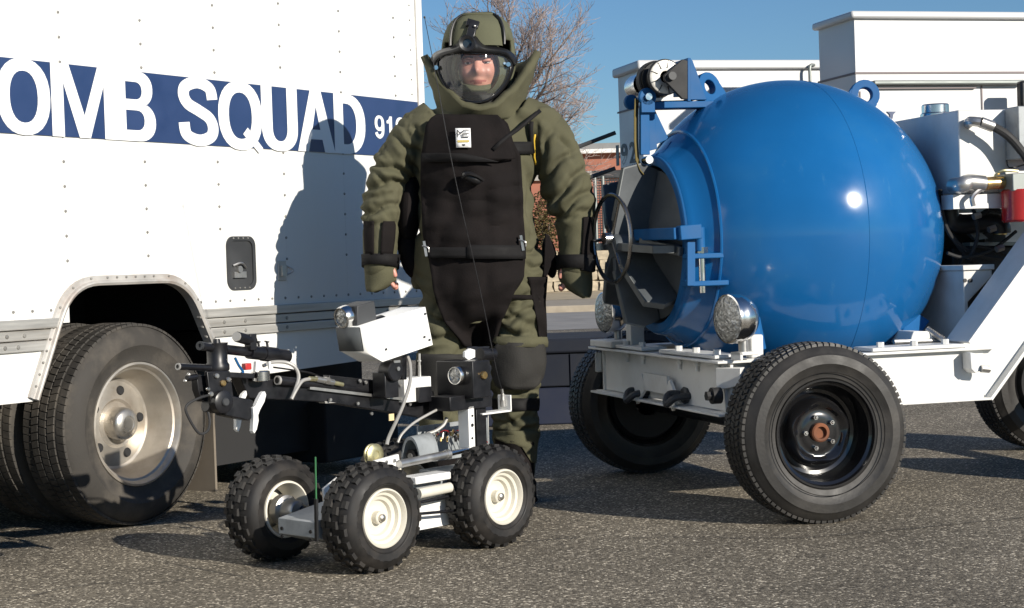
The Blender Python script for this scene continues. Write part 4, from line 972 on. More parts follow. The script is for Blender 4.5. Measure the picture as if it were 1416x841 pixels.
b = MB(); b.tube([h[0], h[1], h[2]], .020, seg=10); b.cyl(h[2], h[2].lerp(h[3], .9), .022, seg=12); b.build('hose_fitting', M['steel'], hp)
b = MB(); g = [T(*p, yt - .06) for p in ((1330, 256), (1340, 252), (1360, 254))]; b.tube([g[0] + V((0, .06, 0)), g[0], g[1], g[2]], .032, seg=12); b.build('pipe_elbow', M['steel'], hp)
b = MB(); b.cyl(T(1362, 254, yt - .06), T(1398, 252, yt - .06), .026, seg=14); b.build('brass_valve', M['brass'], hp)
b = MB(); q = T(1376, 246, yt - .06); b.tube([q, T(1378, 241, yt - .06), T(1388, 236, yt - .07), T(1408, 237, yt - .08)], .006, seg=6); b.build('valve_handle', M['goldsteel'], hp)
b = MB(); q0, q1 = T(1398, 240, yt - .12), T(1422, 264, yt - .12); b.bx(q0.x, q1.x, yt - .13, yt - .02, q1.z, q0.z); b.build('filter_head', M['galv'], hp, bevel=.004)
q0, q1 = T(1410, 262, yt - .08), T(1410, 307, yt - .08); b = MB(); b.lathe([(0, 0), (.066, 0), (.072, -.006), (.072, q1.z - q0.z + .008), (.066, q1.z - q0.z), (0, q1.z - q0.z)], (q0.x, q0.y, q0.z), (0, 0, 1), 32); b.build('oil_filter', M['red'], hp)
b = MB(); b.tube([T(1362, 258, yt - .07), T(1350, 266, yt - .07), T(1344, 274, yt - .07), T(1346, 285, yt - .07)], .010, seg=8); b.build('small_hose', M['steel'], hp)
b = MB(); b.tube([T(1392, 222, yt - .01), T(1396, 232, yt - .03), T(1416, 228, yt - .03)], .003, seg=6); b.build('thin_wire', M['black'], hp)
# dark engine parts under the tank
b = MB(); b.tube([T(1312, 282, .7), T(1314, 304, .7), T(1330, 310, .7), T(1365, 308, .68), T(1382, 312, .66), T(1384, 322, .66)], .040, seg=12); b.build('exhaust', M['black'], hp)
b = MB(); b.cyl(T(1383, 318, .66), T(1383, 325, .66), .028, seg=12); b.build('exhaust_tip', M['brass'], hp)
b = MB(); p = T(1300, 300, 1.0); b.bx(p.x - .02, p.x + .9, .98, 1.4, .62, c.z - .07); b.build('engine', M['dark'], hp, bevel=.02)
b = MB(); p = T(1330, 345, .75); b.bx(p.x - .05, p.x + .7, .74, .96, p.z - .16, p.z + .01); b.build('engine_cover', M['blackmatte'], hp, bevel=.01)
b = MB(); b.tube([T(1310, 315, .72), T(1330, 345, .7), T(1360, 368, .7)], .012, seg=6); b.tube([T(1325, 372, .72), T(1345, 340, .7), T(1390, 352, .7)], .010, seg=6); b.build('hoses', M['blackmatte'], hp)
b = MB(); b.bar(T(1336, 338, .72), T(1420, 337, .72), .06, .014); b.build('cross_rail', M['galv'], hp)
for pts, r_ in (([(1300, 262), (1304, 300), (1318, 330), (1350, 352), (1400, 360)], .009), ([(1416, 275), (1392, 292), (1370, 290), (1352, 300)], .010), ([(1345, 285), (1352, 325), (1340, 360)], .008), ([(1310, 350), (1335, 356), (1372, 345), (1405, 320)], .007)):
    b = MB(); b.tube([T(px, py, .60 + .02 * i) for i, (px, py) in enumerate(pts)], r_, seg=7); b.build('hydraulic_line', M['blackmatte'], hp)
for px, py in ((1312, 287), (1346, 300), (1367, 318), (1378, 345)):
    q = T(px, py, .58); b = MB(); b.cyl(q, q + V((.03, 0, .008)), .014, seg=6); b.build('fitting', M['steel'], hp)
b = MB(); b.prism([T(1310, 292, .75), T(1330, 296, .75), T(1366, 330, .75), T(1350, 332, .75)], (0, .03, 0)); b.build('brace_plate', M['robgrey'], hp)
# gusset box bridging beam and gooseneck, front face cut to its lit triangle
a, c, d = T(1286, 374, .48), T(1330, 374, .48), T(1368, 373, .48)
b = MB(); b.prism([(c.x - .005, .46, ZT_ + .004), (c.x - .005, .46, c.z), (d.x, .46, d.z), (d.x, .46, d.z - .025), (c.x + .012, .46, T(1332, 418, .46).z), (c.x + .012, .46, ZT_ + .004)], (0, .7, 0)); b.build('gusset_box', M['frame'], trl, bevel=.004)
b = MB(); b.bx(c.x - .012, d.x + .005, .45, 1.17, c.z, c.z + .02); gl_ = b.build('gusset_lid', M['frame'], trl, bevel=.002)
for px in (1334, 1342):
    q = T(px, 388, .456); b = MB(); b.cyl(q, q + V((0, -.004, 0)), .008, seg=10); b.build('bolt_hole', M['black'], trl)
# ================================================================== BOMB DISPOSAL ROBOT
RF = Frame((-.444, 5.353, 0), (.67, .742))
R = RF.y
rob = tag(empty('bomb_robot', RF.o, RF.rz), 'four wheeled bomb disposal robot with black arm and white camera housing', 'robot')
# wheels
r1 = wheel_root(rob, (.055, 0, .171)); robot_wheel_parts(r1); r1.rotation_euler = (0, .2, 0)
for (x, y, rz, ry) in ((.607, 0, 0, .55), (.035, .60, PI, .3), (.607, .60, PI, .9)):
    c = copy_tree(r1, rob); c.location = (x, y, .171); c.rotation_euler = (0, ry, rz)
b = MB(); b.cyl((.055, .1, .168), (.055, .5, .168), .018, seg=12); b.build('axle', M['robblack'], rob); b = MB(); b.cyl((.607, .1, .168), (.607, .5, .168), .018, seg=12); b.build('axle', M['robblack'], rob)
b = MB(); b.lathe([(.0, .40), (.030, .40), (.036, .41), (.036, .455), (.05, .46), (.05, .49), (0, .49)], (.035, 0, .168), (0, 1, 0), 28); b.build('drive_hub', M['steel'], rob)
# chassis: low nose, sides, deck
xn = -.115
n1, n2, n3, n4 = RF.x(384, 714, xn), RF.x(435.5, 724, xn), RF.x(435.5, 744, xn), RF.x(384, 738, xn)
ya, yb = n2.y, n1.y
b = MB(); b.xz([(xn, n4.z), (xn, (n1.z+n2.z)/2), (xn + .10, (n1.z+n2.z)/2 + .015), (.30, .235), (.60, .235), (.60, .085), (.0, .085)], ya, yb); b.build('chassis', M['robgrey'], rob, bevel=.003)
for y in (ya + .02, yb - .02):
    for zq in (.115, .14): b = MB(); b.cyl((xn, y, zq), (xn - .004, y, zq), .006, seg=8); b.build('screw', M['black'], rob)
b = MB(); q0, q1 = R(578, 688, .145), R(619, 722, .145); b.bx(q0.x - .01, q1.x + .012, .150, ya - .002, .085, q0.z); b.build('side_plate', M['white'], rob, bevel=.003)
b = MB(); b.bx(q1.x + .0, .64, .16, ya + .02, .08, .25); b.build('rear_side_plate', M['robgrey'], rob, bevel=.003)
b = MB(); p, q = R(566, 658, .13), R(615, 656, .13); b.bx(p.x, q.x, .10, .17, p.z - .028, p.z - .003); b.build('white_block', M['white'], rob, bevel=.004)
b = MB(); b.cyl(R(578, 683, .10), R(622, 674, .10), .017, seg=20); b.build('white_tube', M['cream'], rob)
b = MB(); b.cyl(R(572, 697, .11), R(630, 684, .11), .006, seg=10); b.cyl(R(565, 712, .09), R(632, 706, .09), .005, seg=8); b.build('tie_rod', M['robblack'], rob)
# steering strip standing at the near front wheel
b = MB(); p, q, s = R(436, 632, -.02), R(437, 690, -.02), R(438, 748, -.02); b.bar(p, q, .004, .004); b.build('green_rod', M['green'], rob); b = MB(); b.bar(q, s, .010, .008); b.build('rod_holder', M['black'], rob)
# link plates up to the turret
b = MB(); b.prism([R(448, 676, .33), R(468, 660, .33), R(512, 655, .33), R(520, 690, .33), R(452, 706, .33)], (0, .012, 0)); b.build('link_plate', M['white'], rob, bevel=.002)
# brass pulley
q = R(520, 629, .22); b = MB(); b.lathe([(0, 0), (.012, 0), (.014, -.003), (.026, -.003), (.031, 0), (.036, .002), (.036, .008), (.030, .011), (.036, .014), (.036, .020), (0, .020)], q, (0, 1, 0), 32); b.build('pulley', M['goldsteel'], rob)
b = MB(); p, q = R(518, 633, .17), R(553, 629, .17); s = R(553, 648, .17); b.xz([(v.x, v.z) for v in (R(517, 637, .17), R(550, 628, .17), R(553, 648, .17), R(528, 650, .17))], .165, .178); b.build('actuator_bracket', M['white'], rob, bevel=.002)
for px, py in ((534, 639), (545, 637)): c = R(px, py, .164); b = MB(); b.cyl(c, c + V((0, -.004, 0)), .006, seg=8); b.build('screw', M['steel'], rob)
# motor cover: arch-ended half cylinder, dark inside
c = R(568, 640, .20); e = R(606, 634, .20); ax = V((e.x - c.x, .01, 0)); rad = .045
for nm, r_, m_, L0, L1 in (('motor_cover', rad, 'robgrey', 0.0, 1.0),):
    b = MB(); n = 16; rings = []
    for k, (f, rr) in enumerate(((0, rad), (0, rad - .004), (.9, rad - .004))): pass
    def arch(f, rr): return [V((c.x + ax.x * f, c.y + .04 * f + math.cos(PI*i/n) * rr * 1.0, c.z + math.sin(PI*i/n) * rr * 1.95 )) for i in range(n + 1)]
    b.grid([arch(.95, rad - .006), arch(0, rad - .006), arch(0, rad), arch(1.0, rad)]); b.face([b.v(p) for p in arch(1.0, rad)]); b.face([b.v(p) for p in arch(.9, rad - .006)]); b.build('motor_cover', M['robgrey'], rob, recalc=False)
b = MB(); b.cyl((c.x - .0, c.y, c.z + .022), (c.x + .06, c.y, c.z + .022), .022, seg=18); b.build('motor', M['robblack'], rob); b = MB(); b.cyl((c.x - .004, c.y, c.z + .022), (c.x - .0, c.y, c.z + .022), .010, seg=14); b.build('motor_shaft', M['steel'], rob)
# actuator along the near side
b = MB(); b.cyl(R(552, 642, .15), R(619, 628, .15), .0135, seg=18); b.cyl(R(616, 629, .15), R(621, 628, .15), .016, seg=18); b.build('actuator_body', M['steel'], rob); b = MB(); b.cyl(R(619, 628, .15), R(655, 620, .15), .009, seg=14); b.build('actuator_rod', M['chrome'], rob)
# electronics tray
b = MB(); p0, p1 = R(578, 590, .36), R(650, 592, .36); b.bx(p0.x, p1.x + .1, .36, .368, .27, p0.z); b.bx(p0.x, p1.x + .1, .20, .362, .235, .25); b.build('electronics_tray', M['robgrey'], rob, bevel=.002)
rr_ = random.Random(4)
for k in range(26):
    q = R(rr_.uniform(598, 642), rr_.uniform(599, 611), rr_.uniform(.25, .35)); b = MB()
    b.cyl(q, q + V((rr_.uniform(-.008, .008), 0, rr_.uniform(.008, .022))), rr_.uniform(.003, .006), seg=7); b.build('terminal', M[rr_.choice(['steel', 'brass', 'steel', 'robblack'])], rob)
for k in range(7):
    q = R(605 + 6*k, 601, .34); b = MB(); b.tube([q, q + V((.01, -.03, .015)), q + V((.03, -.06, -.01)), q + V((.04, -.08, -.03))], .002, seg=5); b.build('wire', M[('red', 'black', 'hose')[k % 3]], rob)
# arm: box beam, pale strip painting its lit top edge, upper tube
Ra = lambda px, py: R(px, py, .27)
b = MB(); b.prism([Ra(330, 517), Ra(428, 533), Ra(612, 556), Ra(614, 582), Ra(450, 556), Ra(345, 551)], (0, .05, 0)); b.build('arm_beam', M['robblack'], rob, bevel=.003)
b = MB(); b.bar(R(427, 536.5, .262), R(566, 553, .262), .012, .009); b.build('lit_edge_strip', M['steel'], rob)
b = MB(); b.cyl(R(383, 526, .255), R(560, 545, .30), .014, seg=16, cap=True); b.build('arm_tube', M['robblack'], rob)
q = R(383, 526, .250); b = MB(); b.lathe([(.010, -.0), (.0145, .0), (.0145, .008)], q, (RF.x(383, 526, 0) * 0 + V((1, .06, -.1))), 20); b.build('tube_ring', M['hose'], rob)
b = MB(); b.prism([Ra(455, 519), Ra(560, 530), Ra(600, 541), Ra(600, 552), Ra(455, 536)], (0, .03, 0)); b.build('arm_cover', M['robblack'], rob, bevel=.002)
for px, py in ((456, 553), (494, 558), (513, 572), (566, 559), (497, 527), (505, 529), (519, 530), (553, 533)):
    q = R(px, py, .262); b = MB(); b.cyl(q, q + V((0, -.006, 0)), .0055, seg=8); b.build('arm_bolt', M['steel'], rob)
b = MB(); b.prism([Ra(449, 555), Ra(470, 553), Ra(480, 556), Ra(450, 558)], (0, .03, 0)); b.build('edge_plate', M['hose'], rob)
# hydraulic coupling with hoses
b = MB(); b.cyl(R(437, 524, .25), R(461, 529, .25), .010, seg=14); b.cyl(R(449, 526, .25), R(454, 527, .25), .013, seg=6); b.build('coupling', M['steel'], rob)
b = MB(); b.cyl(R(461, 529, .25), R(474, 532, .25), .007, seg=10); b.cyl(R(428, 524, .25), R(437, 524, .25), .008, seg=10); b.build('coupling_end', M['goldsteel'], rob)
b = MB(); b.tube([R(430, 524, .25), R(418, 527, .24), R(409, 540, .235), R(403, 552, .235)], .0058, seg=8); b.tube([R(403, 552, .235), R(409, 536, .24), R(413, 520, .245), R(407, 507, .25), R(394, 501, .26), R(376, 501, .265), R(364, 506, .265)], .0058, seg=8); b.build('arm_hose', M['hose'], rob)
b = MB(); b.tube([R(378, 508, .26), R(400, 511, .25), R(430, 516, .25), R(446, 523, .25)], .003, seg=6); b.build('arm_cable', M['robblack'], rob)
# gripper drum, disruptor barrels, lamp
Rg = lambda px, py, y=.24: R(px, py, y)
b = MB(); p0, p1 = Rg(303, 474), Rg(301, 513); b.lathe([(0, 0), (.034, 0), (.036, .004), (.036, .018), (.031, .026), (.031, (p0.z - p1.z) - .01), (.034, p0.z - p1.z), (.012, p0.z - p1.z), (.010, p0.z - p1.z + .012), (0, p0.z - p1.z + .012)], (p1.x, p1.y, p1.z), (0, 0, 1), 28); b.build('wrist_drum', M['robblack'], rob)
b = MB(); b.cyl(Rg(310, 483, .25), Rg(398, 493, .30), .0150, seg=20); b.cyl(Rg(344, 487, .265), Rg(363, 489, .275), .021, seg=20); b.cyl(Rg(363, 489, .275), Rg(381, 491, .285), .0235, seg=20); b.cyl(Rg(381, 491, .285), Rg(397, 493, .295), .021, seg=20); b.build('disruptor_barrel', M['robblack'], rob)
q = Rg(276, 478, .21); b = MB(); b.lathe([(.006, .0), (.0135, .0), (.0135, .02), (.006, .02)], q, Rg(284, 480, .22) - q, 18, closed=True); b.build('barrel_end', M['darksteel'], rob)
b = MB(); b.cyl(Rg(278, 478.5, .21), Rg(292, 481, .23), .0125, seg=16); b.build('barrel_stub', M['robblack'], rob)
b = MB(); b.cyl(Rg(246, 507, .215), Rg(292, 509, .235), .0100, seg=16); b.build('laser_tube', M['robblack'], rob)
q = Rg(245.5, 507, .214); dq = (Rg(292, 509, .235) - q).normalized(); b = MB(); b.lathe([(.006, 0), (.0105, 0), (.0105, .004)], q, dq, 18); b.build('tube_ring', M['hose'], rob)
b = MB(); b.cyl(Rg(328, 466, .24), Rg(350, 472, .26), .0165, seg=20); b.build('lamp_body', M['robblack'], rob); b = MB(); b.cyl(Rg(326.5, 465.6, .238), Rg(328, 466, .24), .0145, seg=20); b.build('lamp_lens', M['hose'], rob)
b = MB(); p = Rg(343, 462, .25); q = Rg(353, 484, .25); b.bx(p.x, q.x, .24, .27, q.z, p.z); b.build('lamp_clamp', M['robblack'], rob, bevel=.002)
for px in (357, 369):
    q = Rg(px, 473, .285); b = MB(); b.bar(Rg(px - 3, 472, .285), Rg(px + 3, 473, .285), .004, .004); b.cyl(Rg(px, 473, .285), Rg(px + 1, 480, .285), .004, seg=8); b.build('wing_screw', M['robblack'], rob)
b = MB(); p0, p1 = Rg(361, 514), Rg(361, 527); b.lathe([(0, 0), (.026, 0), (.028, .002), (.028, p0.z - p1.z), (.024, p0.z - p1.z + .003), (0, p0.z - p1.z + .003)], p1, (0, 0, 1), 30); b.build('silver_drum', M['chrome'], rob)
b = MB(); b.bar(Rg(355, 500), Rg(354, 514), .012, .014, up=(1, 0, 0)); b.bar(Rg(372, 500), Rg(373, 510), .006, .008, up=(1, 0, 0)); b.build('white_bracket', M['white'], rob)
b = MB(); q = Rg(341, 507); b.box(q, (.024, .02, .02)); b.build('red_block', M['redlamp'], rob, bevel=.002)
b = MB(); b.tube([Rg(325, 495), Rg(330, 505), Rg(336, 514), Rg(334, 516)], .004, seg=6); b.build('blue_wire', M['bluep'], rob)
b = MB(); b.bar(Rg(290, 517, .25), Rg(345, 520, .25), .05, .016); b.build('gripper_base', M['robblack'], rob, bevel=.002)
# link plate with bolts, jaw motor and white fingers
b = MB(); b.prism([Rg(286, 514, .2), Rg(318, 513, .2), Rg(323, 548, .2), Rg(318, 572, .2), Rg(302, 574, .2), Rg(292, 560, .2)], (0, .012, 0)); b.build('jaw_plate', M['robblack'], rob, bevel=.002)
for px, py, r_, m_ in ((299, 520, .008, 'steel'), (315, 525, .008, 'steel'), (308, 530, .010, 'brass'), (287, 538, .006, 'chrome'), (291, 545, .008, 'steel'), (297, 548, .004, 'chrome')):
    q = Rg(px, py, .199); b = MB(); b.lathe([(0, -.008), (r_ * .7, -.008), (r_, -.005), (r_, 0)], q, (0, 1, 0), 14); b.build('plate_bolt', M[m_], rob)
q = Rg(310, 556, .18); b = MB(); b.lathe([(0, -.004), (.026, -.004), (.034, 0), (.034, .03), (0, .03)], q, (0, 1, 0), 28); b.build('jaw_pivot', M['robblack'], rob); b = MB(); b.lathe([(0, -.012), (.010, -.012), (.013, -.008), (.013, 0)], q, (0, 1, 0), 20); b.build('pivot_pin', M['darksteel'], rob)
b = MB(); b.prism([Rg(312, 546, .185), Rg(350, 553, .185), Rg(352, 575, .185), Rg(345, 582, .185), Rg(312, 575, .185)], (0, .05, 0)); b.build('jaw_body', M['robblack'], rob, bevel=.004)
b = MB(); b.prism([Rg(*p, .175) for p in ((366.5, 541), (368.5, 546), (366, 556), (360, 567), (357.5, 574), (358, 582), (355.5, 594), (352, 600), (350, 596), (351, 575), (350, 564), (354, 561), (358, 552), (363, 543))], (0, .018, 0)); b.build('finger', M['white'], rob, bevel=.002)
b = MB(); b.prism([Rg(*p, .26) for p in ((341, 540), (342, 546), (339, 553), (333, 553), (336, 545))], (0, .015, 0)); b.prism([Rg(*p, .26) for p in ((327, 578), (335, 578), (333, 590), (330, 598), (327, 594))], (0, .015, 0)); b.build('finger', M['white'], rob, bevel=.002)
b = MB(); b.prism([Rg(272, 518, .23), Rg(288, 520, .23), Rg(290, 552, .23), Rg(280, 556, .23), Rg(274, 540, .23)], (0, .03, 0)); b.cyl(Rg(258, 523, .23), Rg(272, 521, .23), .010, seg=10); b.cyl(Rg(284, 560, .23), Rg(300, 562, .23), .022, seg=16); b.build('gripper_motor', M['robblack'], rob, bevel=.002)
for px, py in ((256, 527), (261, 518)): q = Rg(px, py, .225); b = MB(); b.ball(q, .006, 8, 6); b.build('motor_screw', M['steel'], rob)
b = MB(); b.tube([Rg(291, 546, .2), Rg(272, 552, .19), Rg(257, 563, .19), Rg(262, 580, .19), Rg(275, 599, .19), Rg(286, 597, .19), Rg(290, 585, .2), Rg(288, 570, .21)], .004, seg=7); b.build('cable_loop', M['blackmatte'], rob)
# camera housing: white hood with slanted nose on a tilting knob
yc = .13
side = [(498, 452.5), (588, 424.5), (598.5, 477), (529, 500.5), (503.5, 486)]
ps = [R(a, c, yc) for a, c in side]
b = MB(); W_ = .112
A = [b.v(p) for p in ps]; B = [b.v(p + V((0, W_, 0))) for p in ps]
for i, j in ((0, 1), (1, 2), (2, 3), (3, 4)): b.face((A[i], A[j], B[j], B[i]))
b.face(A[::-1]); b.face(B)
hood = b.build('camera_hood', M['white'], rob, solid=.003, off=-1, sharp=20)
dn = (ps[4] - ps[0]).normalized()
b = MB(); q = [ps[0].lerp(ps[1], .18), ps[4].lerp(ps[3], .3)]; q = [ps[0] - V((.004, 0, 0)), ps[4] - V((.004, 0, 0))]; pa = q[0] + V((0, .001, 0)); pb = q[1] + V((0, .001, 0))
b.face([b.v(p) for p in (pa, pa + V((0, W_ - .002, 0)), pb + V((0, W_ - .002, 0)), pb)]); b.build('hood_front_plate', M['hoodfront'], rob, solid=.002)  # opaque plate, the shade on the hood front is its dark grey
b = MB(); q = ps[0].lerp(ps[4], .35).lerp(ps[1].lerp(ps[2], .35), .16); b.cyl(q + V((0, W_*.5, 0)), q + V((.1, W_*.5, .02)), .035, seg=24); b.build('camera_barrel', M['robblack'], rob)
for (px, py) in ((534, 483), (587, 466), (594, 470), (588, 434)): q = R(px, py, yc - .003); b = MB(); b.cyl(q, q + V((0, -.002, 0)), .004, seg=8); b.build('hood_screw', M['darksteel'], rob)
# lamp box on top of the hood
lt = [R(a, c, yc + .03) for a, c in ((494, 451), (521, 442), (518, 416), (494, 423))]
b = MB(); b.prism(lt, (0, .085, 0)); b.build('lamp_box', M['darksteel'], rob, bevel=.003)
q = (lt[0] + lt[3]) / 2 + V((0, .045, 0)); dx = (lt[0] - lt[1]).normalized()
lp_ = empty('head_lamp', q, 0, rob)
b = MB(); b.lathe([(.030, -.0), (.036, .0), (.038, .008), (.036, .022), (.033, .030), (.028, .030), (.027, .022), (.0, .020)], (0, 0, 0), dx, 36); b.build('lamp_ring', M['chrome'], lp_)
b = MB(); b.lathe([(.027, .026), (.015, .030), (0, .031)], (0, 0, 0), dx, 28); b.build('lamp_lens', M['lensglass'], lp_)
# tilt knob and mast
q = R(548, 513, .17); b = MB(); b.lathe([(0, 0), (.030, 0), (.034, .004), (.034, .05), (0, .05)], q, (0, 1, 0), 32); b.build('tilt_knob', M['robblack'], rob)
b = MB(); q2 = R(550, 510, .169); b.cyl(q2, q2 + V((0, -.005, 0)), .007, seg=10); q3 = R(549, 500, .169); b.box(q3, (.028, .003, .008)); b.build('knob_mark', M['steel'], rob)
b = MB(); p, q = R(529, 515, .2), R(549, 549, .2); b.bx(p.x, q.x, .19, .25, q.z, p.z); b.build('mast_block', M['robblack'], rob, bevel=.003)
b = MB(); b.bar(R(552, 478, .22), R(552, 525, .22), .05, .02, up=(1, 0, 0)); b.build('mast', M['robblack'], rob)
# small white box with stub aerial
p, q = R(559, 524, .24), R(597, 553, .24); b = MB(); b.bx(p.x, q.x, .24, .30, q.z, p.z); b.build('radio_box', M['white'], rob, bevel=.002)
b = MB(); p = R(576, 536, .235); q = R(594, 555, .235); b.bx(p.x, q.x, .225, .239, q.z, p.z); b.build('radio_cover', M['robblack'], rob, bevel=.001)
b = MB(); b.cyl(R(580.5, 524, .27), R(580, 505, .27), .0055, seg=10); b.cyl(R(580, 505, .27), R(580, 489, .27), .004, seg=10); b.cyl(R(580, 500, .27), R(580, 498, .27), .007, seg=10); b.build('stub_aerial', M['steel'], rob)
# cables from hood to deck
b = MB(); b.tube([R(563, 492, .2), R(567, 505, .18), R(567, 528, .17), R(559, 556, .17), R(549, 580, .18), R(538, 604, .2), R(535, 615, .2)], .0062, seg=8); b.build('hood_cable', M['hose'], rob)
b = MB(); b.tube([R(618, 560, .22), R(596, 571, .2), R(572, 585, .2), R(556, 600, .2), R(550, 612, .2)], .0045, seg=8); b.tube([R(618, 578, .24), R(613, 588, .24), R(602, 596, .25), R(590, 600, .26)], .006, seg=8); b.build('deck_cable', M['hose'], rob)
b = MB(); p = R(541, 577, .17); b.box(p, (.022, .004, .022)); b.build('tape_tag', M['tan'], rob)
# rear post, black camera box with lamp and gold knob
b = MB(); p, q = R(647.5, 562, .14), R(657.5, 619, .14); b.bx(p.x, q.x, .14, .19, q.z, p.z + .0); b.build('rear_post', M['white'], rob, bevel=.002)
b = MB(); p, q = R(658, 556, .16), R(674, 619, .16); b.bx(p.x, q.x, .16, .22, q.z - .03, p.z); b.build('rear_post_channel', M['robblack'], rob, bevel=.002)
for py, r_ in ((575, .004), (588, .006), (606, .004)): q = R(653, py, .139); b = MB(); b.cyl(q, q + V((0, -.002, 0)), r_, seg=10); b.build('post_hole', M['black'], rob)
cb = RF.x(653, 500, .56)
ybox = RF.x(653, 500, .56).y
q0, q1 = R(653, 500, .10), R(679, 549, .10)
xl = q0.x; c_l = RF.x(603, 500, xl)
b = MB(); b.bx(xl, q1.x, .10, c_l.y, q1.z, q0.z); b.build('rear_camera_box', M['robblack'], rob, bevel=.003)
c = RF.x(636, 519, xl); d_ = (-1, 0, 0)
rl = empty('rear_lamp', c, 0, rob); b = MB(); b.lathe([(.030, 0), (.033, .008), (.033, .02), (.030, .028), (.027, .028), (.025, .02), (0, .018)], (0, 0, 0), (-1, -.05, 0), 32); b.build('lamp_ring', M['chrome'], rl); b = MB(); b.lathe([(.026, .024), (.014, .028), (0, .029)], (0, 0, 0), (-1, -.05, 0), 26); b.build('lamp_lens', M['lensglass'], rl)
q = R(668, 519, .10); b = MB(); b.lathe([(0, -.010), (.012, -.010), (.014, -.007), (.014, 0)], q, (0, 1, 0), 20); b.build('gold_knob', M['brass'], rob)
b = MB(); b.prism([R(*p, .2) for p in ((643, 487), (650, 482), (657, 484), (657, 494), (648, 498), (643, 494))], (0, .01, 0)); b.build('white_cap', M['white'], rob)
b = MB(); b.cyl(R(664, 490, .2), R(682, 490, .2), .022, seg=18); b.build('pan_motor', M['robblack'], rob)
b = MB(); p, q = R(616, 549, .16), R(675, 562, .16); b.bx(p.x, q.x, .14, .24, q.z, p.z); b.build('box_base', M['robblack'], rob, bevel=.002)
for k in range(4): q = R(629 + 5*k, 565, .15); b = MB(); b.ball(q, .007, 8, 6); b.build('base_nut', M['chrome'], rob)
# aerial bracket with whip aerial
b = MB(); p, q = R(664, 559, .16), R(705, 569, .16); b.bx(p.x, q.x, .15, .21, q.z, q.z + .006); b.bx(q.x - .006, q.x, .15, .21, q.z - .0, p.z + .02); b.build('aerial_bracket', M['white'], rob, bevel=.001)
b = MB(); b.cyl(R(696, 562, .18), R(695, 553, .18), .011, seg=12); b.cyl(R(695, 553, .18), R(695, 545, .18), .008, seg=8); b.cyl(R(695, 545, .18), R(694, 538, .18), .005, seg=8); b.build('aerial_socket', M['steel'], rob)
wp_ = [R(*p, .18) for p in ((694, 540), (686, 510), (672, 440), (656, 365), (640, 295), (624, 220), (610, 145), (598, 80), (587, 24))]
b = MB(); b.tube(wp_, lambda t: .0022 - .0010 * t, seg=6); b.ball(wp_[-1], .004, 8, 6); b.build('whip_aerial', M['robblack'], rob)
b = MB(); b.cyl(R(675, 572, .17), R(675, 618, .17), .002, seg=6); b.build('thin_rod', M['steel'], rob)
# ================================================================== PERSON IN THE BOMB SUIT
PY = 7.0; PM = PY / FPX
P0 = V((at(660, 500, PY).x, PY, 0))
def P(px, py, dy=0.0): return at(px, py, PY + dy) - P0
def rings(lst): return [(P(c, y, dy), hw * PM, hd) for (c, y, hw, hd, dy) in lst]
b = MB()
b.loft(rings([(660, 148, 52, .13, .0), (660, 162, 76, .155, .0), (659, 178, 88, .175, .0), (658, 205, 88, .19, -.01), (657, 245, 84, .195, -.01), (657, 290, 82, .19, -.01), (659, 335, 84, .19, -.01), (661, 365, 90, .195, -.005), (662, 386, 93, .20, 0), (662, 400, 90, .195, .01)]))
b.loft(rings([(662, 385, 84, .18, .01), (663, 405, 87, .18, .01), (664, 425, 86, .17, .015), (665, 440, 84, .16, .02)]))
# legs
b.loft(rings([(709, 405, 40, .15, .01), (713, 435, 40.5, .145, .005), (715, 462, 40, .14, 0), (716, 488, 40, .14, -.01), (716, 503, 40, .135, -.01), (714, 530, 35, .125, .0), (713, 552, 33, .12, .01), (714, 575, 35, .125, .01), (714, 595, 34, .12, .01), (713, 612, 31, .11, .01), (714, 630, 28, .10, .01), (713, 655, 27, .105, .01)]))
b.loft(rings([(620, 405, 42, .15, .01), (617, 435, 42, .145, .01), (614, 462, 40, .14, .02), (613, 488, 40, .14, .02), (612, 530, 36, .125, .03), (611, 575, 35, .125, .04), (610, 612, 32, .11, .04), (610, 655, 27, .105, .04)]))
# boots
b.loft([(P(713, 640, .02), .072, .085), (P(714, 670, -.01), .072, .115), (P(716, 694, -.03), .070, .145), (P(717, 711, -.03), .072, .150)])
b.loft([(P(609, 640, .05), .072, .085), (P(607, 670, .02), .072, .115), (P(604, 694, .0), .070, .145), (P(603, 711, .0), .072, .150)])
# sleeves
b.loft(rings([(606, 164, 30, .12, .0), (588, 180, 33, .125, .0), (565, 203, 30, .115, .0), (546, 228, 27.5, .105, -.005), (535, 256, 26, .10, -.015), (530, 284, 26.5, .10, -.02), (528, 306, 25, .095, -.035), (527, 330, 24, .088, -.045), (526, 356, 22.5, .082, -.05), (526, 374, 21.5, .078, -.055), (526, 384, 19.5, .06, -.06)]))
b.loft(rings([(716, 160, 30, .12, .0), (738, 172, 34, .125, .0), (759, 198, 33, .12, .0), (774, 228, 31.5, .115, -.005), (783, 256, 31.5, .11, -.015), (790, 284, 30, .11, -.02), (795, 308, 26, .10, -.035), (797, 332, 24, .088, -.045), (797, 358, 23, .082, -.05), (796, 376, 22, .078, -.055), (795, 384, 19.5, .06, -.06)]))
raw = b.build('raw', M['olive'])
md = raw.modifiers.new('r', 'REMESH'); md.mode = 'VOXEL'; md.voxel_size = .0072
md2 = raw.modifiers.new('s', 'SMOOTH'); md2.iterations = 10; md2.factor = .5
bpy.context.view_layer.update()
dg = bpy.context.evaluated_depsgraph_get()
bme = bpy.data.meshes.new_from_object(raw.evaluated_get(dg)); bpy.data.objects.remove(raw)
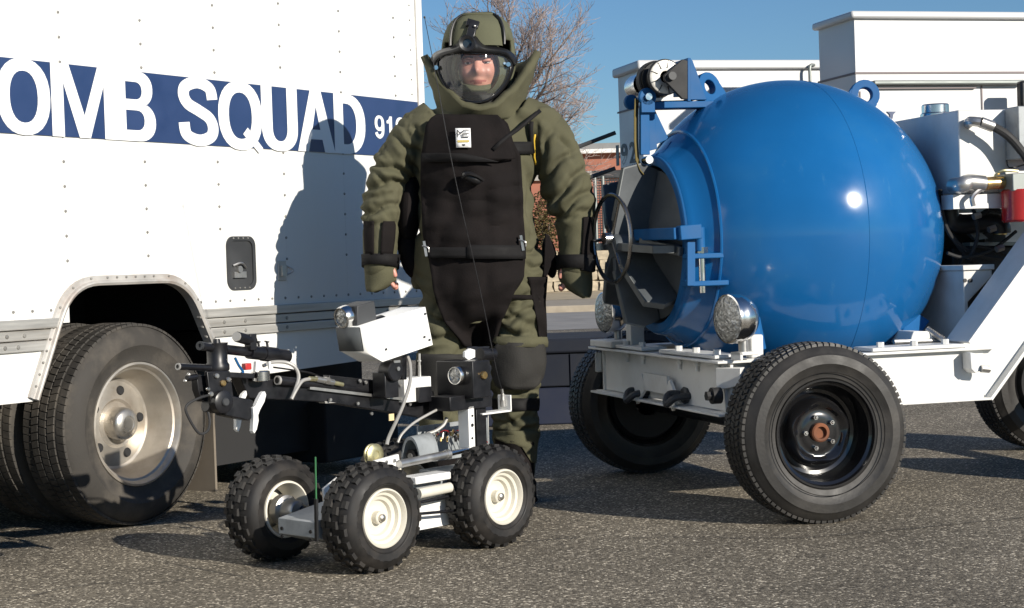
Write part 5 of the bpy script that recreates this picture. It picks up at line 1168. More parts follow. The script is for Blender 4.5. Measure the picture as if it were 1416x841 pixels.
# padded cloth: soft creases across sleeves, loose folds on trunk and legs
nv = len(bme.vertices); DD = np.zeros(nv)
XL1, XR1 = P(572, 260).x, P(748, 260).x
Z_hem, Z_knee = P(660, 388).z, P(660, 500).z
bme.calc_loop_triangles()
FOLDS = [((512, 222), (568, 246), 1.0, .010), ((507, 262), (562, 252), 1.1, .011), ((504, 296), (553, 284), 1.0, .010), ((520, 240), (545, 262), .7, .008), ((548, 192), (583, 218), .9, .010), ((560, 205), (575, 240), .8, .009), ((506, 280), (535, 268), .7, .008), ((570, 178), (592, 196), .7, .008),
         ((806, 238), (757, 282), 1.1, .012), ((812, 266), (764, 304), 1.0, .011), ((790, 212), (752, 248), .9, .010), ((762, 182), (748, 216), .9, .010), ((780, 262), (770, 296), .8, .009), ((815, 290), (784, 302), .8, .009), ((774, 188), (795, 228), .5, .009),
         ((728, 238), (736, 322), .7, .010), ((731, 352), (752, 338), .9, .009), ((728, 366), (754, 372), .9, .009), ((738, 250), (742, 318), .6, .009), ((576, 268), (580, 330), .6, .009),
         ((690, 442), (748, 424), 1.0, .011), ((692, 458), (742, 462), .9, .010), ((700, 428), (730, 412), .8, .010), ((694, 470), (720, 450), .7, .009), ((684, 546), (744, 541), .8, .008), ((682, 584), (742, 574), 1.0, .010), ((686, 600), (738, 592), .9, .009), ((690, 572), (722, 590), .7, .008), ((582, 430), (632, 452), .9, .010), ((578, 462), (630, 470), .9, .010)]
FOLDS = [(P(*a), P(*c_), k, w) for a, c_, k, w in FOLDS]
def folds(c):
    tot = 0.0
    for a, e_, k, w in FOLDS:
        ex, ez = e_.x - a.x, e_.z - a.z; L2 = ex*ex + ez*ez
        t = ((c.x - a.x) * ex + (c.z - a.z) * ez) / L2
        if t < -.15 or t > 1.15: continue
        sd = ((c.x - a.x) * ez - (c.z - a.z) * ex) / math.sqrt(L2)
        sd += .008 * math.sin(t * 7 + k * 9)
        if abs(sd) > .06: continue
        f = max(0.0, math.sin(PI * (t + .15) / 1.3)) ** .6
        tot += k * f * (-.024 * math.exp(-(sd / w) ** 2) + .011 * math.exp(-((sd - 2.6 * w) / (1.5 * w)) ** 2) + .008 * math.exp(-((sd + 2.4 * w) / (1.4 * w)) ** 2))
    return tot
def crease(q, w=.11): return -math.exp(-(noise.noise(q) / w) ** 2)
ZS, ZF = P(660, 165).z, P(660, 306).z
for v in bme.vertices:
    c = v.co; d = 0.0
    if c.z > ZS + .03: continue
    if c.z > Z_hem - .03 and (c.x < XL1 or c.x > XR1):
        s = -1 if c.x < 0 else 1; k = 1.0 if c.z > ZF else .35
        d += k * (.010 + .012 * crease(V((c.x * 2.6 + s * 5, c.y * 3.0, (c.z + s * c.x * 1.1) * 4.6)), .09) + .010 * crease(V((c.x * 7, c.y * 6, (c.z - s * c.x * 1.3) * 13 + 20)), .05)) + .010 * k * noise.noise(c * 7)
        d -= .010 * max(0, 1 - abs((c.z - ZF) / .016))
    elif c.z > Z_hem:
        d += .016 * noise.noise(V((c.x * 7, c.y * 5, c.z * 2.6))) + .013 * crease(V((c.x * 3, c.y * 3, (c.z + c.x * .5) * 6 + 7)))
    elif c.z > .16:
        d += .015 * crease(V((c.x * 3, c.y * 3, (c.z + c.x * .6) * 6.5 + 3)), .09) + .012 * crease(V((c.x * 4, c.y * 4, (c.z - c.x * .8) * 9 + 11)), .09) + .009 * noise.noise(c * 10)
    if v.normal.y < .35: d += folds(c)
    DD[v.index] = d
ED = np.empty(len(bme.edges) * 2, dtype=np.int64); bme.edges.foreach_get('vertices', ED); ED = ED.reshape(-1, 2)
deg = np.bincount(ED.ravel(), minlength=nv)
for _ in range(2):
    acc = np.bincount(ED[:, 0], DD[ED[:, 1]], nv) + np.bincount(ED[:, 1], DD[ED[:, 0]], nv); DD = .4 * DD + .6 * acc / np.maximum(deg, 1)
nrm_ = [v.normal.copy() for v in bme.vertices]
for v in bme.vertices: v.co = v.co + nrm_[v.index] * float(DD[v.index])
bme.materials.clear(); bme.materials.append(M['olive']); bme.shade_smooth()
bme.name = 'person'
man = link('person', bme); man.location = P0
tag(man, 'person in olive padded bomb suit with visored helmet, standing facing the camera', 'person')
bpy.context.view_layer.update()
bvh = BVHTree.FromPolygons([v.co.copy() for v in bme.vertices], [tuple(p.vertices) for p in bme.polygons])
def hit(px, py):
    d = ray(px, py).normalized(); o_ = CPOS - P0
    loc, nrm, i, dist = bvh.ray_cast(o_, d, 30); return loc, nrm, d
def patch(name, m, rows, nu=14, nv=0, off=.012, thick=.006, parent=None, smooth=1, wob=0.0, back=.10):
    """cloth piece lying on the suit; rows: (py, px left, px right)"""
    rows = sorted(rows); R_rows = []
    nv = nv or max(2, int((rows[-1][0] - rows[0][0]) / 5))
    for j in range(nv + 1):
        py = rows[0][0] + (rows[-1][0] - rows[0][0]) * j / nv
        for (a, c) in zip(rows, rows[1:]):
            if a[0] <= py <= c[0]: t = (py - a[0]) / max(1e-6, c[0] - a[0]); L = a[1] + (c[1] - a[1]) * t; Rr = a[2] + (c[2] - a[2]) * t; break
        R_rows.append([(L + (Rr - L) * i / nu, py) for i in range(nu + 1)])
    D = []
    for r in R_rows:
        ds = []
        for (px, py) in r:
            loc, nrm, d = hit(px, py); ds.append(None if loc is None else loc.y)
        if all(x is None for x in ds): ds = [0.0] * len(ds)
        good = [(i, x) for i, x in enumerate(ds) if x is not None]
        ds = [x if x is not None else min(good, key=lambda g: abs(g[0] - i))[1] + .02 * min(abs(g[0] - i) for g in good) for i, x in enumerate(ds)]
        m_ = min(ds); ds = [min(x, m_ + back) for x in ds]; D.append(ds)
    for _ in range(smooth):
        E_ = [r[:] for r in D]
        for j in range(len(D)):
            for i in range(len(D[0])):
                nb = [D[max(j-1, 0)][i], D[min(j+1, len(D)-1)][i], D[j][max(i-1, 0)], D[j][min(i+1, len(D[0])-1)]]
                E_[j][i] = .5 * D[j][i] + .125 * sum(nb)
        D = E_
    b = MB(); G = []
    for j, r in enumerate(R_rows):
        G.append([P(px, py, D[j][i] - off + wob * (noise.noise(V((px * .05, py * .018, 3))) + .6 * (1 - 2*abs(noise.noise(V((px * .02 + py * .012, py * .05, 9))))))) for i, (px, py) in enumerate(r)])
    b.grid(G); return b.build(name, m, parent or man, solid=thick, off=0)
# long black apron plate with its upper flap, belt and chest straps
apron = patch('apron', M['blackcloth'], [(166, 598, 696), (172, 590, 702), (195, 587, 708), (216, 583, 720), (268, 582, 723), (325, 586, 724.5), (357, 593, 725), (385, 597, 724), (402, 599, 712), (420, 604, 704), (445, 614, 693), (468, 634, 686), (479, 642, 683)], nu=26, off=.034, thick=.016, smooth=8, wob=.018, back=.14)
patch('apron_flap', M['blackcloth'], [(159, 604, 688), (163, 597, 692), (172, 590, 699), (190, 588, 706), (205, 586, 710), (219, 584, 713), (224, 600, 690)], nu=22, off=.054, thick=.010, smooth=8, wob=.010)
patch('belt', M['webbing'], [(342, 589, 727), (349, 590, 727), (357, 592, 727)], nu=24, off=.056, thick=.004, smooth=5)
patch('belt_end', M['webbing'], [(339, 646, 727), (358, 646, 727)], nu=14, off=.061, thick=.004, smooth=5)
patch('chest_strap', M['webbing'], [(196, 696, 735), (204, 697, 736), (213, 698, 737)], nu=8, off=.020, thick=.004)
patch('chest_strap', M['webbing'], [(212, 583, 640), (220, 583, 676), (224, 583, 690)], nu=12, off=.064, thick=.004, smooth=6)
# diagonal sling strap
def ribbon(name, m, pts, w, off=.02, thick=.004):
    L, R2 = [], []
    ds = []
    for px, py in pts:
        loc, nrm, d = hit(px, py); ds.append(loc.y if loc else None)
    pts = [p for p, x in zip(pts, ds) if x is not None]; ds = [x for x in ds if x is not None]
    for i, (px, py) in enumerate(pts):
        a = pts[max(i-1, 0)]; c = pts[min(i+1, len(pts)-1)]; t = V((c[0]-a[0], c[1]-a[1])).normalized(); n_ = V((-t.y, t.x)) * w / 2
        of = off * min(1.0, .25 + i * .25) if len(pts) > 5 else off
        L.append(P(px + n_.x, py + n_.y, ds[i] - of)); R2.append(P(px - n_.x, py - n_.y, ds[i] - of))
    b = MB(); b.grid([L, R2]); return b.build(name, m, man, solid=thick, off=0)
ribbon('sling_strap', M['webbing'], [(747, 153), (742, 157), (737, 161), (728, 169), (716, 179), (703, 188), (692, 197), (682, 207)], 5.5, .060)
ribbon('yellow_cord', M['yellow'], [(740, 186), (738.5, 195), (739, 206), (739, 218), (741, 228)], 2.6, .012)
ribbon('side_strap', M['webbing'], [(735, 168), (734, 182), (735, 196), (737, 212)], 6, .014)
# label on the chest: white patch, black mark and lines
lab = patch('chest_label', M['letter'], [(177.5, 629.5, 650.5), (204, 631, 651.5)], nu=4, nv=4, off=.070, thick=.003, smooth=4)
def mark(name, m, pts, off=.0735):
    loc, nrm, d = hit(640, 190); y = min(loc.y, 9) - off - .004
    b = MB(); b.prism([P(px, py, y) for px, py in pts], (0, .0015, 0)); return b.build(name, m, lab)
def stroke(p, q, w):
    t = V((q[0]-p[0], q[1]-p[1])).normalized(); n_ = V((-t.y, t.x)) * w / 2
    return [(p[0]+n_.x, p[1]+n_.y), (q[0]+n_.x, q[1]+n_.y), (q[0]-n_.x, q[1]-n_.y), (p[0]-n_.x, p[1]-n_.y)]
ly = [hit(640, 190)[0].y]
for s in (((632.3, 180), (632.3, 190)), ((632.3, 180), (636.8, 185)), ((636.8, 185), (640.5, 181)), ((640.3, 180.3), (648.5, 180)), ((639.5, 185), (648.7, 184.8)), ((639, 189.6), (649, 189.3)), ((640, 185), (640, 190))): mark('label_mark', M['print_black'], stroke(*s, 1.3))
mark('label_line', M['print_yellow'], [(632.5, 194), (649, 193.6), (649, 196.6), (632.6, 197)])
mark('label_mark', M['print_black'], [(639, 199.5), (643, 199.3), (643.5, 201), (641, 202.3), (639, 201)])
# microphone / release knob on the chest
q = P(652, 246, hit(652, 246)[0].y - .060); b = MB(); b.ball(q, (.042, .026, .022), 18, 10); kn = b.build('chest_knob', M['black'], man); kn.data.transform(Matrix.Translation(q) @ Matrix.Rotation(.5, 4, 'Y') @ Matrix.Translation(-q))
b = MB(); b.tube([q + V((-.035, -.01, .0)), q + V((-.01, -.03, .012)), q + V((.02, -.028, .004)), q + V((.045, -.005, -.012))], .006, seg=7); b.build('knob_strap', M['steel'].copy() if False else M['webbing'], man)
# buckles
for px, py in ((588, 344), (722, 336)):
    l_ = hit(px + (3 if px < 600 else -3), py)[0]; q = P(px, py, (l_.y if l_ else 0) - .068)
    b = MB(); b.bar(q + V((-.004, 0, .03)), q + V((.004, 0, -.03)), .010, .006, up=(0, 1, 0)); b.tube([q + V((-.012, -.004, .012)), q + V((.012, -.006, .004)), q + V((.014, -.004, -.014))], .003, seg=6); b.build('buckle', M['steel'], man)
# side pouch, black side panels
q = P(567, 353, .0); b = MB(); b.ball((0, 0, 0), (.045, .06, .10), 18, 12)
for v in b.bm.verts: v.co += V((-v.co.z * .18, 0, 0)) + v.co.normalized() * .008 * noise.noise(v.co * 25); v.co += q
b.build('side_pouch', M['blackcloth'], man)
b = MB(); b.ball((0, 0, 0), (.030, .06, .085), 16, 10)
for v in b.bm.verts: v.co += V((v.co.z * -.10, 0, 0)); v.co += P(760, 356, .03)
b.build('side_flap', M['blackcloth'], man)
b = MB(); pts = [P(*p, -.07) for p in ((754, 322), (760, 326), (768, 352), (757, 380), (751, 384))]; b.prism(pts, (0, .07, 0)); b.build('side_flap', M['blackcloth'], man, bevel=.004)
# leg panels: black outer side, knee pads, straps
patch('side_panel', M['blackcloth'], [(383, 730, 757), (420, 738, 754), (450, 743, 755.5), (470, 746, 756)], nu=6, off=.010, thick=.006, smooth=2)
patch('leg_strap', M['blackcloth'], [(408, 702, 742), (414, 704, 746)], nu=8, off=.010, thick=.005)
patch('knee_pad', M['greycloth'], [(474, 690, 748), (480, 684, 753), (500, 681, 754), (520, 682, 751), (533, 686, 744), (538, 694, 736)], nu=16, off=.026, thick=.014, smooth=4, wob=.005)
patch('knee_cuff', M['olive'], [(466, 684, 756), (474, 682, 758), (480, 690, 757)], nu=14, off=.030, thick=.008, smooth=3)
patch('knee_pad', M['greycloth'], [(490, 584, 640), (500, 577, 645), (520, 576, 646), (545, 580, 642), (556, 588, 634)], nu=14, off=.026, thick=.014, smooth=4, wob=.005)
patch('shin_strap', M['webbing'], [(551, 681, 746), (560, 680, 746), (568, 682, 745)], nu=14, off=.012, thick=.005, smooth=2)
patch('boot_top', M['blackcloth'], [(606, 684, 738), (625, 688, 738), (645, 690, 738), (668, 690, 738)], nu=12, off=.008, thick=.006, smooth=2)
patch('boot_top', M['blackcloth'], [(606, 582, 640), (640, 584, 636), (668, 584, 634)], nu=12, off=.008, thick=.006, smooth=2)
patch('trouser_hem', M['olive'], [(596, 682, 744), (604, 681, 745), (611, 690, 744), (616, 720, 743), (640, 735, 741)], nu=14, off=.016, thick=.006, smooth=2)
for sx_, cx in ((1, 715), (-1, 606)):
    b = MB(); b.loft([(P(cx, 668, .0), .078, .128), (P(cx + 1, 690, -.025), .076, .158), (P(cx + 2, 707, -.03), .080, .168), (V((P(cx + 2, 711, -.03).x, -.03, .002)), .080, .168)]); b.build('boot', M['blackcloth'], man)
# forearm guards and wrist straps
def sleeve_ring(name, m, lst, extra=.006):
    b = MB(); b.loft([(P(c, y, dy), hw * PM + extra, hd + extra) for (c, y, hw, hd, dy) in lst], cap=False); return b.build(name, m, man, solid=.006, off=1)
sleeve_ring('wrist_strap', M['webbing'], [(526.5, 352, 22.8, .084, -.049), (526.5, 361, 22.3, .082, -.05), (526, 370, 21.8, .079, -.054)])
sleeve_ring('wrist_strap', M['webbing'], [(797, 353, 23.2, .084, -.049), (797, 363, 23, .082, -.05), (796.5, 374, 22.3, .079, -.054)])
patch('forearm_panel', M['blackcloth'], [(306, 503, 517), (330, 503.5, 517), (352, 505, 517)], nu=6, off=.010, thick=.005)
patch('forearm_panel', M['blackcloth'], [(306, 530, 545), (312, 528, 547), (330, 527, 546), (352, 526, 543)], nu=6, off=.010, thick=.005)
patch('forearm_panel', M['blackcloth'], [(300, 807, 818), (330, 806, 820), (354, 804, 820)], nu=6, off=.010, thick=.005, back=.08)
b = MB(); q = P(812, 366, -.12); b.box(q, (.05, .03, .055), Matrix.Rotation(.25, 3, 'Y')); b.build('strap_buckle', M['webbing'], man, bevel=.005)
# flared cuff flaps over the hands
def flap(pts, cx, dy, nm='cuff_flap'):
    """pts: (py, left, right) rows; open-backed shell over the hand"""
    rows = []
    for (py, l, r_) in pts:
        row = []
        for k in range(15):
            t = k / 14; a = PI * (1.12 - 1.24 * t); px = (l + r_) / 2 + math.cos(a) * (r_ - l) / 2; row.append(P(px, py + 2.0 * math.sin(PI * t), dy - math.sin(max(0, min(PI, a))) * .072))
        rows.append(row)
    b = MB(); b.grid(rows); return b.build(nm, M['olive'], man, solid=.008, off=0)
flap([(366, 504.5, 548.5), (376, 505, 548.5), (386, 505.5, 547.5), (392, 506, 541), (397, 506.5, 534), (402, 508, 522)], 526, -.05)
flap([(370, 773, 818), (378, 772, 818), (386, 774, 818.5), (393, 779, 818.5), (400, 787, 818), (406, 797, 817), (410, 805, 815)], 796, -.05)
# hands: palm with four curled fingers and a thumb
def hand(cx, py, dy, s, lean):
    me = bpy.data.meshes.new('hand'); vs, es, rad = [], [], []
    def add(p, r_, prev=None):
        vs.append(p); rad.append(r_)
        if prev is not None: es.append((prev, len(vs) - 1))
        return len(vs) - 1
    o_ = P(cx, py, dy); k0 = add(o_ + V((0, 0, .03)), .030); k1 = add(o_ + V((lean * .2, 0, -.012)), .034, k0); k2 = add(o_ + V((lean * .5, 0, -.05)), .032, k1)
    for i, (ln, off) in enumerate(((.034, -.030), (.039, -.011), (.036, .010), (.028, .028))):
        base = o_ + V((lean * .6, off, -.075)); f0 = add(base, .0105, k2); f1 = add(base + V((lean * .5 + s * .004, 0, -ln * .8)), .0098, f0); f2 = add(base + V((lean * .3 + s * .022, 0, -ln * 1.35)), .0090, f1); f3 = add(base + V((s * .040, 0, -ln * 1.15)), .0080, f2)
    t0 = add(o_ + V((s * .018, -.030, -.028)), .014, k1); t1 = add(o_ + V((s * .036, -.040, -.056)), .0115, t0); add(o_ + V((s * .044, -.040, -.082)), .0095, t1)
    me.from_pydata(vs, es, []); ob = bpy.data.objects.new('hand', me); COL.objects.link(ob)
    md = ob.modifiers.new('skin', 'SKIN')
    for v, r_ in zip(me.skin_vertices[0].data, rad): v.radius = (r_, r_)
    me.skin_vertices[0].data[0].use_root = True
    sb = ob.modifiers.new('sub', 'SUBSURF'); sb.levels = 2; sb.render_levels = 2
    bpy.context.view_layer.update(); nm = bpy.data.meshes.new_from_object(ob.evaluated_get(bpy.context.evaluated_depsgraph_get()))
    bpy.data.objects.remove(ob); nm.materials.clear(); nm.materials.append(M['skin']); nm.shade_smooth(); nm.name = 'hand'; return link('hand', nm, man)
hand(532, 356, -.05, 1, .018); hand(788, 357, -.05, -1, -.018)
# collar: thick standing shell, low in front with high points at both sides
b = MB(); N = 48; rowsC = []
def interp(tbl, a):
    for (p, q) in zip(tbl, tbl[1:]):
        if p[0] <= a <= q[0]: t = (a - p[0]) / (q[0] - p[0]); t = t * t * (3 - 2*t); return p[1] + (q[1] - p[1]) * t
    return tbl[-1][1]
topT = [(-180, 88), (-120, 84), (-98, 75), (-86, 74), (-70, 92), (-45, 126), (-20, 150), (0, 155), (20, 151), (45, 130), (70, 94), (86, 73), (98, 74), (120, 84), (180, 88)]
for j in range(9):
    t = j / 8; row = []
    for k in range(N + 1):
        a = -180 + 360 * k / N; th = math.radians(a)
        top = interp(topT, a); bot = 172 - 4 * math.cos(th) if abs(a) < 90 else 168
        py = bot + (top - bot) * t
        flare = interp([(68, 80), (100, 70), (130, 60), (150, 55), (175, 58)], py) if py > 68 else 80
        wx = flare * PM; wy = (.165 + .05 * t) if abs(a) < 90 else .20 + .03 * t
        cx = 664.5 + (0 if py > 140 else (140 - py) * .01)
        row.append(P(cx, py, .015) + V((math.sin(th) * wx, -math.cos(th) * wy, 0)))
    rowsC.append(row)
b.grid(rowsC); b.build('collar', M['olive'], man, solid=.030, off=0)
b = MB(); b.grid([[V((p.x * .95 + .05 * P(664, 100).x, p.y * .93, p.z - .006 - .0 * j)) for p in r] for j, r in enumerate(rowsC)]); b.build('collar_lining', M['blackcloth'], man, solid=.006, off=0)
b = MB(); b.ball((0, 0, 0), (.05, .12, .15), 20, 14)
for v in b.bm.verts: v.co += V((v.co.z * .10, 0, 0)); v.co += P(566, 292, .03)
b.build('side_panel', M['blackcloth'], man)
# ------------------------------------------------------------------ helmet
hel = empty('helmet', P(661, 85, .0), 0, man)
HO = P(661, 85, .0)
def Hp(px, py, dy): return P(px, py, dy) - HO
shell_rows = [(17.5, 3), (18.5, 14), (21, 25), (26, 34), (34, 41.5), (46, 47), (60, 50), (75, 51.5), (90, 52), (110, 51), (130, 47), (146, 42)]
TH = [-180 + 7.5 * k for k in range(49)]
def Hpt(py, hw, a, grow_=0.0):
    th = math.radians(a); w = hw * PM + grow_; dp = w * 1.12
    # slightly squared plan like a padded helmet
    sx_ = math.copysign(abs(math.sin(th)) ** .88, math.sin(th)); cy = math.copysign(abs(math.cos(th)) ** .92, math.cos(th))
    return Hp(661, py, 0) + V((sx_ * w, -cy * dp + .01, 0))
b = MB(); rowsH = []
for py, hw in shell_rows: rowsH.append([b.v(Hpt(py, hw, a)) for a in TH[:-1]])
n = len(TH) - 1
for j in range(len(rowsH) - 1):
    pm = (shell_rows[j][0] + shell_rows[j+1][0]) / 2
    for k in range(n):
        am = TH[k] + 3.75
        if pm > 66 and abs(am) < 66: continue
        b.face((rowsH[j][k], rowsH[j][(k+1) % n], rowsH[j+1][(k+1) % n], rowsH[j+1][k]))
b.face(rowsH[0]); b.build('helmet_shell', M['olive2'], hel, solid=.014, off=-1, sharp=60)
# raised front pad with black piping
b = MB(); b.grid([[Hpt(py, interp([(17, 6), (22, 27), (34, 41.5), (46, 47), (60, 50), (70, 51.5)], py), a, .010 * (1 - (abs(a)/40) ** 6)) for a in [-38 + 76*k/14 for k in range(15)]] for py in (24, 28, 34, 42, 52, 62, 70)]); b.build('front_pad', M['olive2'], hel, sharp=60)
for s in (-1, 1):
    pts = [Hpt(py, hw, s * a, .008) for py, hw, a in ((22, 26, 34), (27, 35, 40), (34, 41.5, 42), (46, 47, 42), (58, 50, 41), (68, 51, 40))]; b = MB(); b.tube(pts, .0055, seg=8); b.build('piping', M['black'], hel)
b = MB(); pts = [Hpt(24, 31, a, .004) for a in (-40, -20, 0, 20, 40)]; b.tube(pts, .006, seg=8); b.build('piping', M['olive2'], hel)
b = MB(); b.box(Hp(664, 20, -.04), (.085, .05, .014)); b.build('top_pad', M['black'], hel, bevel=.006)
b = MB(); b.ball(Hp(658, 20.5, -.075), .0045, 8, 6); b.bar(Hp(667, 16, -.06), Hp(667, 22, -.07), .003, .003); b.build('top_stud', M['steel'], hel)
# visor outline (pixel loop, clockwise from upper left), placed on a curved front
def vis(px, py, d0=0.0):
    u = (px - 655.5) / 58.0; u = max(-1, min(1, u)); return Hp(px, py, -.185 + .135 * abs(u) ** 2.2 + .02 * ((py - 100) / 45) ** 2 - d0)
def loop_pts(pts): 
    P3 = [V((p[0], p[1], 0)) for p in pts]; P3 = P3 + [P3[0], P3[1], P3[2]]; out = smooth_path(P3, 6)[6:-6]; return [(p.x, p.y) for p in out]
outer_o = [(601, 80), (610, 72), (628, 69), (655, 70), (685, 70), (704, 74), (711, 84), (711, 96), (704, 114), (690, 132), (672, 143), (652, 145), (632, 140), (616, 126), (605, 108), (600, 92)]
OL = loop_pts(outer_o)
cx_, cy_ = 655.5, 103
inner_ = [(cx_ + (x - cx_) * .90, cy_ + (y - cy_) * .88 + .5) for x, y in OL]
b = MB(); nL = len(OL)
rowsV = [[(cx_ + (x - cx_) * f, cy_ + (y - cy_) * f) for x, y in inner_] for f in (1.0, .86, .7, .5, .3, .12)]
VV = [[b.v(vis(x, y, .004)) for x, y in r] for r in rowsV]
for A, B in zip(VV, VV[1:]):
    for k in range(nL): b.face((A[k], A[(k+1) % nL], B[(k+1) % nL], B[k]))
b.face(VV[-1]); b.build('visor', M['visor'], hel, sharp=80)
b = MB(); fr = []
for f, dd in ((1.10, -.02), (1.09, .004), (1.04, .010), (.99, .008), (.97, .0), (.97, -.012)):
    fr.append([b.v(vis(cx_ + (x - cx_) * f, cy_ + (y - cy_) * f, dd)) for x, y in inner_])
for A, B in zip(fr, fr[1:]):
    for k in range(nL): b.face((A[k], A[(k+1) % nL], B[(k+1) % nL], B[k]))
b.build('visor_frame', M['black'], hel, sharp=60)
pts = [vis(cx_ + (x - cx_) * 1.0, cy_ + (y - cy_) * 1.0, .009) for x, y in inner_]; b = MB(); b.tube(pts + [pts[0]], .0022, seg=6, sm=False); b.build('visor_seal', M['blackgloss'], hel)
# sealing flange that closes the gap between frame and shell
b = MB(); ra = [b.v(vis(cx_ + (x - cx_) * 1.09, cy_ + (y - cy_) * 1.09, .0)) for x, y in inner_]; rb = [b.v(Hp(661 + (x - 655.5) * .86, cy_ + (y - cy_) * 1.0, .0 + .01 * abs(x - 655) / 60)) for x, y in inner_]
for k in range(nL): b.face((ra[k], ra[(k+1) % nL], rb[(k+1) % nL], rb[k]))
b.build('visor_gasket', M['blackmatte'], hel)
# thick black brow band rising to the lamp mount
top_o = [(596, 82), (601, 74), (612, 69), (624, 66), (634, 60), (641, 52), (650, 49), (658, 51), (664, 59), (672, 64), (688, 66), (702, 70), (711, 77), (714, 86)]
bot_o = [(601, 90), (606, 82), (614, 77), (626, 74), (636, 73), (645, 72.5), (652, 72.5), (659, 72.5), (667, 73), (676, 73), (690, 74), (700, 77), (707, 84), (711, 92)]
T3 = smooth_path([V((a, c, 0)) for a, c in top_o], 3); B3 = smooth_path([V((a, c, 0)) for a, c in bot_o], 3)
b = MB(); b.grid([[vis(p.x, p.y, -.002) for p in T3], [vis((p.x + q.x)/2, (p.y + q.y)/2, .014) for p, q in zip(T3, B3)], [vis(q.x, q.y, .010) for q in B3]]); b.build('brow_band', M['black'], hel, solid=.008, off=0)
c = vis(646, 60, .03); lm = empty('lamp_mount', c, 0, hel)
b = MB(); b.lathe([(.018, 0), (.030, -.004), (.034, 0), (.034, .03)], (0, 0, 0), (0, 1, 0), 32); b.build('mount_ring', M['black'], lm)
b = MB(); b.lathe([(.0, .010), (.018, .010), (.019, 0)], (0, 0, 0), (0, 1, 0), 24); b.build('mount_lens', M['darkglass'], lm)
b = MB(); b.bar(vis(650, 52, .015), vis(655, 32, .01), .034, .02, up=(0, 1, 0)); b.bar(vis(652, 38, .012), vis(655, 29, .005), .05, .018, up=(0, 1, 0)); b.build('mount_arm', M['black'], hel, bevel=.004)
q = vis(656.5, 36, .03); b = MB(); b.ball(q, .005, 8, 6); b.build('mount_screw', M['steel'], hel)
for px, py in ((603, 94), (703, 89.5)):
    q = vis(px, py, .02); b = MB(); b.cyl(q + V((0, .01, 0)), q + V((0, -.012, 0)), .009, seg=12); b.bar(q, q + V((-.02 if px > 650 else .004, -.006, .006)), .006, .008); b.build('visor_pivot', M['chrome'], hel)
# chin guard and inner padding
b = MB(); b.grid([[Hp(657 + math.sin(a) * w, py + 5 * abs(math.sin(a)) ** 2 * -1, -.06 - math.cos(a) * dpt) for a in [-1.25 + 2.5*k/16 for k in range(17)]] for py, w, dpt in ((119, 27, .055), (121, 29, .066), (125, 31, .072), (128, 32, .066))]); b.build('chin_pad', M['olive2'], hel, solid=.01)
b = MB(); b.grid([[Hp(658 + math.sin(a) * w, py, -.02 - math.cos(a) * dpt) for a in [-1.5 + 3*k/16 for k in range(17)]] for py, w, dpt in ((126, 36, .105), (132, 38, .125), (146, 38, .125), (154, 36, .10))]); b.build('neck_guard', M['blackmatte'], hel, solid=.008)
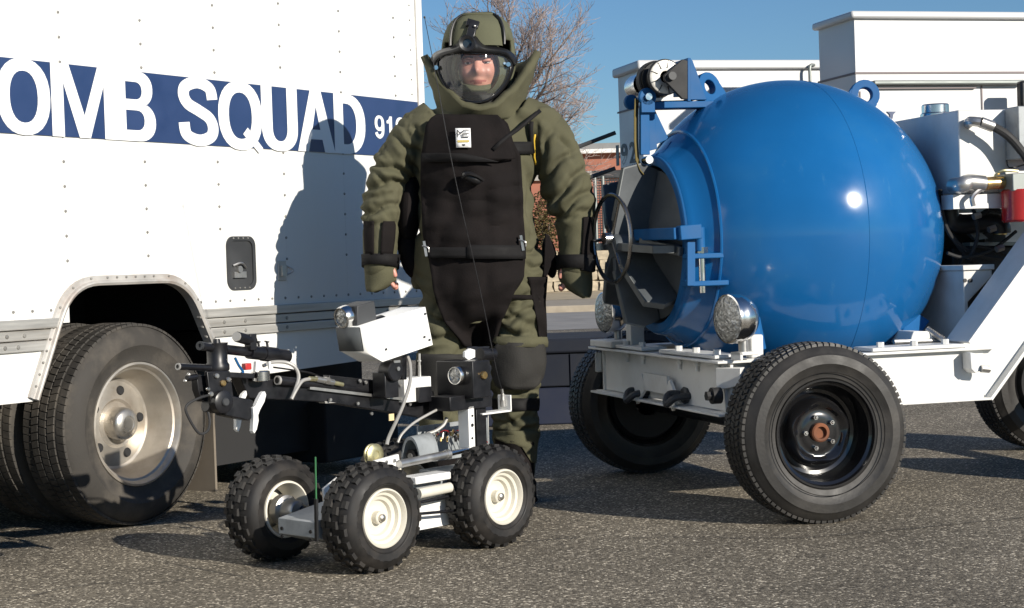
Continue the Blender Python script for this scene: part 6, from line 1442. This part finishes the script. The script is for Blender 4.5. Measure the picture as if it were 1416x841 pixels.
# ------------------------------------------------------------------ head and face
hd = empty('head', Hp(664, 96, -.035) + HO, math.radians(-6), man); hd.scale = (1.16, 1.06, 1.06)
b = MB(); b.ball((0, 0, 0), (1, 1, 1), 56, 44)
def g(p, c, s): return math.exp(-(((p.x-c[0])/s[0])**2 + ((p.z-c[1])/s[1])**2))
for v in b.bm.verts:
    p = v.co.copy(); x, y, z_ = p
    w = .076 * (1 - .14 * max(0, -z_) ** 1.5); q = V((x * w, y * .098, z_ * .118))
    if y < .2:
        f = V((q.x, 0, q.z)); k = max(0, min(1, (.2 - y) / .5)); d = 0
        d += .026 * g(f, (0, -.016), (.0105, .016)) + .012 * g(f, (0, .006), (.008, .022)) + .009 * g(f, (.013, -.022), (.008, .008)) + .009 * g(f, (-.013, -.022), (.008, .008))
        d -= .012 * g(f, (.031, .016), (.016, .011)) + .012 * g(f, (-.031, .016), (.016, .011))
        d += .007 * g(f, (.031, .034), (.024, .008)) + .007 * g(f, (-.031, .034), (.024, .008))
        d += .007 * g(f, (.042, -.014), (.02, .018)) + .007 * g(f, (-.042, -.014), (.02, .018))
        d += .010 * g(f, (0, -.049), (.022, .006)) + .009 * g(f, (0, -.060), (.018, .006)) - .006 * g(V((f.x, 0, f.z - abs(f.x) * .16)), (0, -.0545), (.032, .0026)) + .007 * g(f, (.040, -.026), (.014, .012)) + .007 * g(f, (-.040, -.026), (.014, .012)) + .012 * g(f, (0, -.086), (.02, .014)) - .004 * g(f, (0, -.072), (.02, .006))
        d -= .003 * g(f, (.032, -.045), (.006, .02)) + .003 * g(f, (-.032, -.045), (.006, .02))
        q.y -= d * k
    v.co = q
me = b.mesh('face', M['skin'], sharp=180); me.materials.append(M['lips']); me.materials.append(M['brow'])
for p in me.polygons:
    c = p.center
    if c.y < -.06 and ((c.x/.031)**2 + ((c.z + .055 - abs(c.x) * .14)/.0075)**2) < 1: p.material_index = 1
face = link('face', me, hd)
for s in (-1, 1):
    b = MB(); b.ball((s * .031, -.080, .016), (.0125, .0110, .0065), 18, 12); b.build('eye', M['eyewhite'], hd)
    b = MB(); b.ball((s * .031 - .001, -.0893, .016), (.0055, .003, .0050), 12, 8); b.build('iris', M['iris'], hd)
    b = MB(); b.grid([[V((s * .031 + .015 * math.cos(a), -.0835 - .010 * math.sin(a) - .001, zz_)) for a in [PI*k/10 for k in range(11)]] for zz_ in (.0285, .0235, .0175)]); b.build('eyelid', M['skin'], hd, solid=.002)
    b = MB(); b.tube([(s * .014, -.097, .033), (s * .028, -.098, .0385), (s * .047, -.087, .034)], .0035, seg=6); b.build('eyebrow', M['brow'], hd)
    b = MB(); b.ball((s * .078, .012, .005), (.010, .022, .032), 14, 10); b.build('ear', M['skin'], hd)
b = MB(); b.loft([(V((0, .02, -.09)), .055, .058), (V((0, .03, -.17)), .062, .065)]); b.build('neck', M['skin'], hd)
# balaclava-like padded liner round the face
b = MB(); rowsL = []
for f, yy in ((1.0, -.060), (1.14, -.085), (1.32, -.06), (1.36, .0)):
    rowsL.append([V((math.cos(2*PI*k/40) * .068 * f, yy, math.sin(2*PI*k/40) * .088 * f - .005)) for k in range(41)])
b.grid(rowsL); b.build('liner', M['olive2'], hd, solid=.006)
